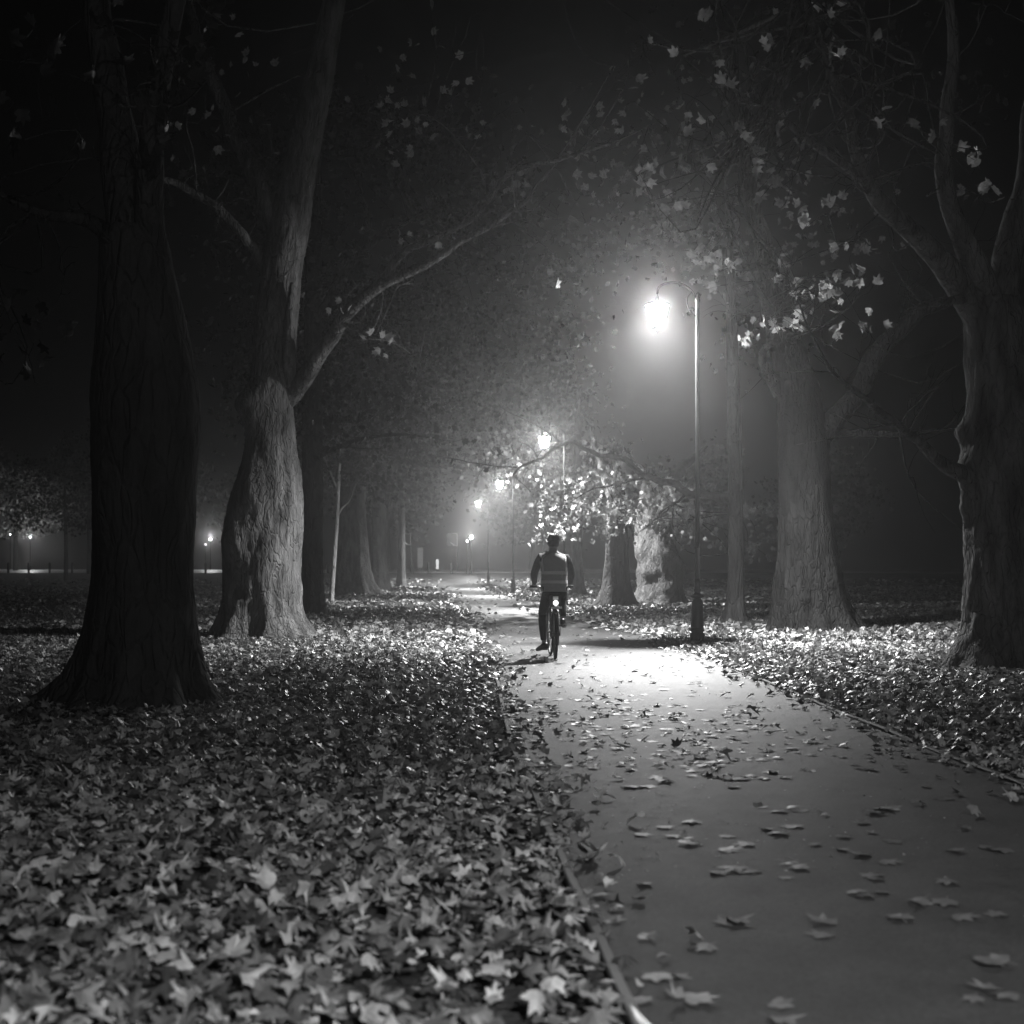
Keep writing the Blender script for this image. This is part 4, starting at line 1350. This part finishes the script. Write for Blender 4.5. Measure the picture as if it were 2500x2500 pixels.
def link(name, me, parent=None, loc=None, rz=0):
    o = bpy.data.objects.new(name, me)
    COL.objects.link(o)
    if parent: o.parent = parent
    if loc: o.location = loc; o.rotation_euler = (0, 0, rz)
    return o

PEL, WAI, CHE, UCH, NEK, HED, CRN = (0, .17, .98), (0, .22, 1.12), (0, .30, 1.28), (0, .36, 1.42), (0, .39, 1.53), (0, .42, 1.63), (0, .43, 1.71)
LSH, RSH = (-.18, .375, 1.455), (.18, .365, 1.435)
LEL, REL = (-.265, .53, 1.20), (.265, .54, 1.19)
LWR, RWR = (-.255, .735, 1.06), (.255, .735, 1.06)
LHD, RHD = (-.255, .79, 1.052), (.255, .79, 1.052)
LHI, RHI = (-.095, .20, .95), (.095, .20, .95)
LKN, RKN = (-.15, .52, .63), (.135, .66, .90)
LAN, RAN = (-.135, .38, .20), (.14, .42, .54)
LTO, RTO = (-.165, .52, .155), (.15, .56, .49)
nodes = dict(pel=(PEL, (.13, .10)), wai=(WAI, (.12, .09)), che=(CHE, (.13, .10)), uch=(UCH, (.11, .085)), nek=(NEK, .055), hed=(HED, (.07, .085)), crn=(CRN, (.065, .08)),
             lsh=(LSH, .05), lel=(LEL, .037), lwr=(LWR, .026), lhd=(LHD, (.036, .02)), rsh=(RSH, .05), rel=(REL, .037), rwr=(RWR, .026), rhd=(RHD, (.036, .02)),
             lhi=(LHI, .075), lkn=(LKN, .05), lan=(LAN, .034), lto=(LTO, .03), rhi=(RHI, .075), rkn=(RKN, .05), ran=(RAN, .034), rto=(RTO, .03))
edges = [('pel', 'wai'), ('wai', 'che'), ('che', 'uch'), ('uch', 'nek'), ('nek', 'hed'), ('hed', 'crn'), ('uch', 'lsh'), ('lsh', 'lel'), ('lel', 'lwr'), ('lwr', 'lhd'),
         ('uch', 'rsh'), ('rsh', 'rel'), ('rel', 'rwr'), ('rwr', 'rhd'), ('pel', 'lhi'), ('lhi', 'lkn'), ('lkn', 'lan'), ('lan', 'lto'), ('pel', 'rhi'), ('rhi', 'rkn'), ('rkn', 'ran'), ('ran', 'rto')]
for s, hd in ((-1, LHD), (1, RHD)):          # four fingers curled round each grip and a thumb under it
    k0 = 'lhd' if s < 0 else 'rhd'
    for i, (dx, ln) in enumerate(((-.027, .9), (-.009, 1.0), (.010, .95), (.028, .8))):
        bse = Vector(hd)
        a = bse + Vector((dx, .022 - s * dx * .45, .002)); b1 = a + Vector((0, .026 * ln, -.018 * ln)); c1 = b1 + Vector((0, -.012 * ln, -.026 * ln))
        for nm, co, rr in (('a', a, .009), ('b', b1, .0085), ('c', c1, .0075)):
            nodes[f'{k0}{i}{nm}'] = (tuple(co), rr)
        edges += [(k0, f'{k0}{i}a'), (f'{k0}{i}a', f'{k0}{i}b'), (f'{k0}{i}b', f'{k0}{i}c')]
    a = Vector(hd) + Vector((-s * .035, .0, -.012)); b1 = a + Vector((-s * .004, .026, -.02))
    nodes[k0 + 'ta'] = (tuple(a), .0105); nodes[k0 + 'tb'] = (tuple(b1), .009)
    edges += [(k0, k0 + 'ta'), (k0 + 'ta', k0 + 'tb')]
person = link('person', skin_mesh('person', nodes, edges, 'pel', M['skin']), None, (bx0, by0, .028), HEAD)
tag(person, 'cyclist in reflective vest and helmet riding away down the path', 'person')

# face, ears and nose belong to the head; ears show from behind
b = MB()
for s in (-1, 1):
    b.lathe([(.006, -.006), (.022, -.004), (.026, .004), (.018, .010)], 12, c=(s * .079, .425, 1.645), rot=Matrix.Rotation(R(90 * s), 3, 'Y') @ Matrix.Rotation(R(20), 3, 'X'))
b.tube([(0, .505, 1.665), (0, .525, 1.645), (0, .528, 1.635), (0, .508, 1.628)], [.008, .013, .014, .008], 8)
b.tube([(-.022, .508, 1.603), (0, .514, 1.602), (.022, .508, 1.603)], [.004, .006, .004], 6)
b.build('face_features', M['skin'], person)
def ell(c, a, bb, cc, nlat, nlon, zlo=-1.0):
    rings = []
    for t_ in np.linspace(math.asin(max(-1, zlo)), math.pi / 2 * .985, nlat):
        rings.append([(c[0] + a * math.cos(t_) * math.cos(u), c[1] + bb * math.cos(t_) * math.sin(u), c[2] + cc * math.sin(t_)) for u in np.linspace(0, 2 * math.pi, nlon, endpoint=False)])
    return rings
b = MB(); b.loft(ell((0, .405, 1.655), .083, .09, .10, 10, 24, -.55)); b.build('hair', M['hair'], person)
b = MB()
b.loft(ell((0, .425, 1.69), .096, .118, .092, 12, 28, -.12))
hel = b.build('helmet', M['helmet'], person)
b = MB()
for k in (-2, -1, 0, 1, 2):
    b.tube(spline([(k * .033, .313, 1.70), (k * .03, .35, 1.755), (k * .025, .42, 1.785), (k * .028, .50, 1.755), (k * .03, .535, 1.70)], 14), [.010] * 14, 6)
b.build('rib', M['helmet'], hel)

# trousers
TR = dict(p=((0, .18, .985), (.145, .115)), lh=((-.09, .20, .94), .092), lm=((-.125, .37, .78), .083), lk=((-.152, .52, .635), .066), lc=((-.15, .46, .44), .062), la=((-.14, .385, .235), .046),
          rh=((.09, .20, .94), .092), rm=((.115, .43, .92), .083), rk=((.137, .655, .895), .068), rc=((.14, .55, .73), .062), ra=((.14, .435, .575), .046))
me = skin_mesh('trousers', TR, [('p', 'lh'), ('lh', 'lm'), ('lm', 'lk'), ('lk', 'lc'), ('lc', 'la'), ('p', 'rh'), ('rh', 'rm'), ('rm', 'rk'), ('rk', 'rc'), ('rc', 'ra')], 'p', M['trousers'])
link('trousers', me, person)
for s, an, to, yw in ((-1, LAN, LTO, .35), (1, RAN, RTO, -.1)):
    b = MB()
    A, T_ = Vector(an), Vector(to)
    rings = []
    d = (T_ - A); d.z *= .6; d.normalize()
    d = Matrix.Rotation(yw, 3, 'Z') @ d
    sd = Vector((d.y, -d.x, 0)).normalized(); up = sd.cross(d)
    for (tt, wx, hh, dz) in ((-.075, .028, .035, -.01), (-.05, .038, .048, 0), (.0, .04, .052, 0), (.06, .044, .042, -.01), (.12, .047, .034, -.02), (.17, .04, .027, -.028), (.195, .022, .018, -.032)):
        c = A + d * tt + up * (dz - .03)
        rings.append([c + sd * (wx * math.cos(a)) + up * (hh * math.sin(a)) for a in np.linspace(0, 2 * math.pi, 16, endpoint=False)])
    b.loft(rings)
    b.build('shoe', M['shoe'], person)

# jacket (sleeves, collar and body in one), then the vest over it
JK = dict(p=((0, .175, 1.0), (.15, .12)), w=((0, .22, 1.12), (.145, .115)), c=((0, .295, 1.28), (.155, .12)), u=((0, .355, 1.42), (.13, .10)), n=((0, .385, 1.52), (.07, .07)),
          ls=((-.178, .375, 1.455), .072), lm=((-.235, .45, 1.33), .062), le=((-.272, .53, 1.20), .058), lf=((-.265, .63, 1.13), .05), lw=((-.256, .725, 1.065), .04),
          rs=((.178, .365, 1.435), .072), rm=((.235, .45, 1.31), .062), re=((.272, .54, 1.19), .058), rf=((.265, .64, 1.125), .05), rw=((.256, .725, 1.065), .04))
me = skin_mesh('jacket', JK, [('p', 'w'), ('w', 'c'), ('c', 'u'), ('u', 'n'), ('u', 'ls'), ('ls', 'lm'), ('lm', 'le'), ('le', 'lf'), ('lf', 'lw'), ('u', 'rs'), ('rs', 'rm'), ('rm', 're'), ('re', 'rf'), ('rf', 'rw')], 'c', M['jacket'])
link('jacket', me, person)

VZ = [.955, 1.0, 1.10, 1.20, 1.30, 1.38, 1.44, 1.485, 1.515]
VA = [.195, .195, .188, .184, .192, .200, .192, .145, .085]
VB = [.150, .150, .145, .140, .142, .140, .125, .100, .078]
VY = [.165, .178, .212, .252, .297, .335, .362, .378, .386]
def vring(z, off=0.0, n=36, u0=0, u1=2 * math.pi, closed=True):
    a, bb, yc = np.interp(z, VZ, VA) + off, np.interp(z, VZ, VB) + off, np.interp(z, VZ, VY)
    us = np.linspace(u0, u1, n, endpoint=not closed)
    out = []
    for u in us:
        c_, s_ = math.cos(u), math.sin(u)
        e = .82
        wr = 1 + .012 * math.sin(5 * u + z * 23) + .010 * math.sin(9 * u - z * 41)
        out.append((a * wr * math.copysign(abs(c_) ** e, c_), yc + bb * wr * math.copysign(abs(s_) ** e, s_), z + .02 * s_ * 0 - .018 * abs(c_) * max(0, z - 1.4) * 8))
    return out
b = MB(); b.loft([vring(z) for z in np.linspace(.955, 1.515, 26)], cap=False)
vest = b.build('vest', M['vest'], person)
for (z0, z1) in ((1.20, 1.245), (1.07, 1.115)):
    b = MB(); b.loft([vring(z, .004) for z in np.linspace(z0, z1, 4)], cap=False)
    b.build('reflective_stripe', M['stripe'], vest)
for u0, u1 in ((-.62, .62), (math.pi - .62, math.pi + .62)):
    b = MB()
    rings = [vring(z, .005, 9, u0, u1, False) for z in np.linspace(1.425, 1.505, 8)]
    vs_ = [p for r in rings for p in r]
    b.add(vs_, [(i * 9 + k, i * 9 + k + 1, (i + 1) * 9 + k + 1, (i + 1) * 9 + k) for i in range(7) for k in range(8)])
    b.build('shoulder_highlight', M['stripe'], vest)  # white patches painted in as lamplight on the shoulders
for u0, u1 in ((math.pi + .42, math.pi + .72), (2 * math.pi - .72, 2 * math.pi - .42)):
    b = MB()
    rings = [vring(z, .004, 5, u0, u1, False) for z in np.linspace(1.245, 1.49, 12)]
    vs_ = [p for r in rings for p in r]
    b.add(vs_, [(i * 5 + k, i * 5 + k + 1, (i + 1) * 5 + k + 1, (i + 1) * 5 + k) for i in range(11) for k in range(4)])
    b.build('shoulder_stripe', M['stripe'], vest)
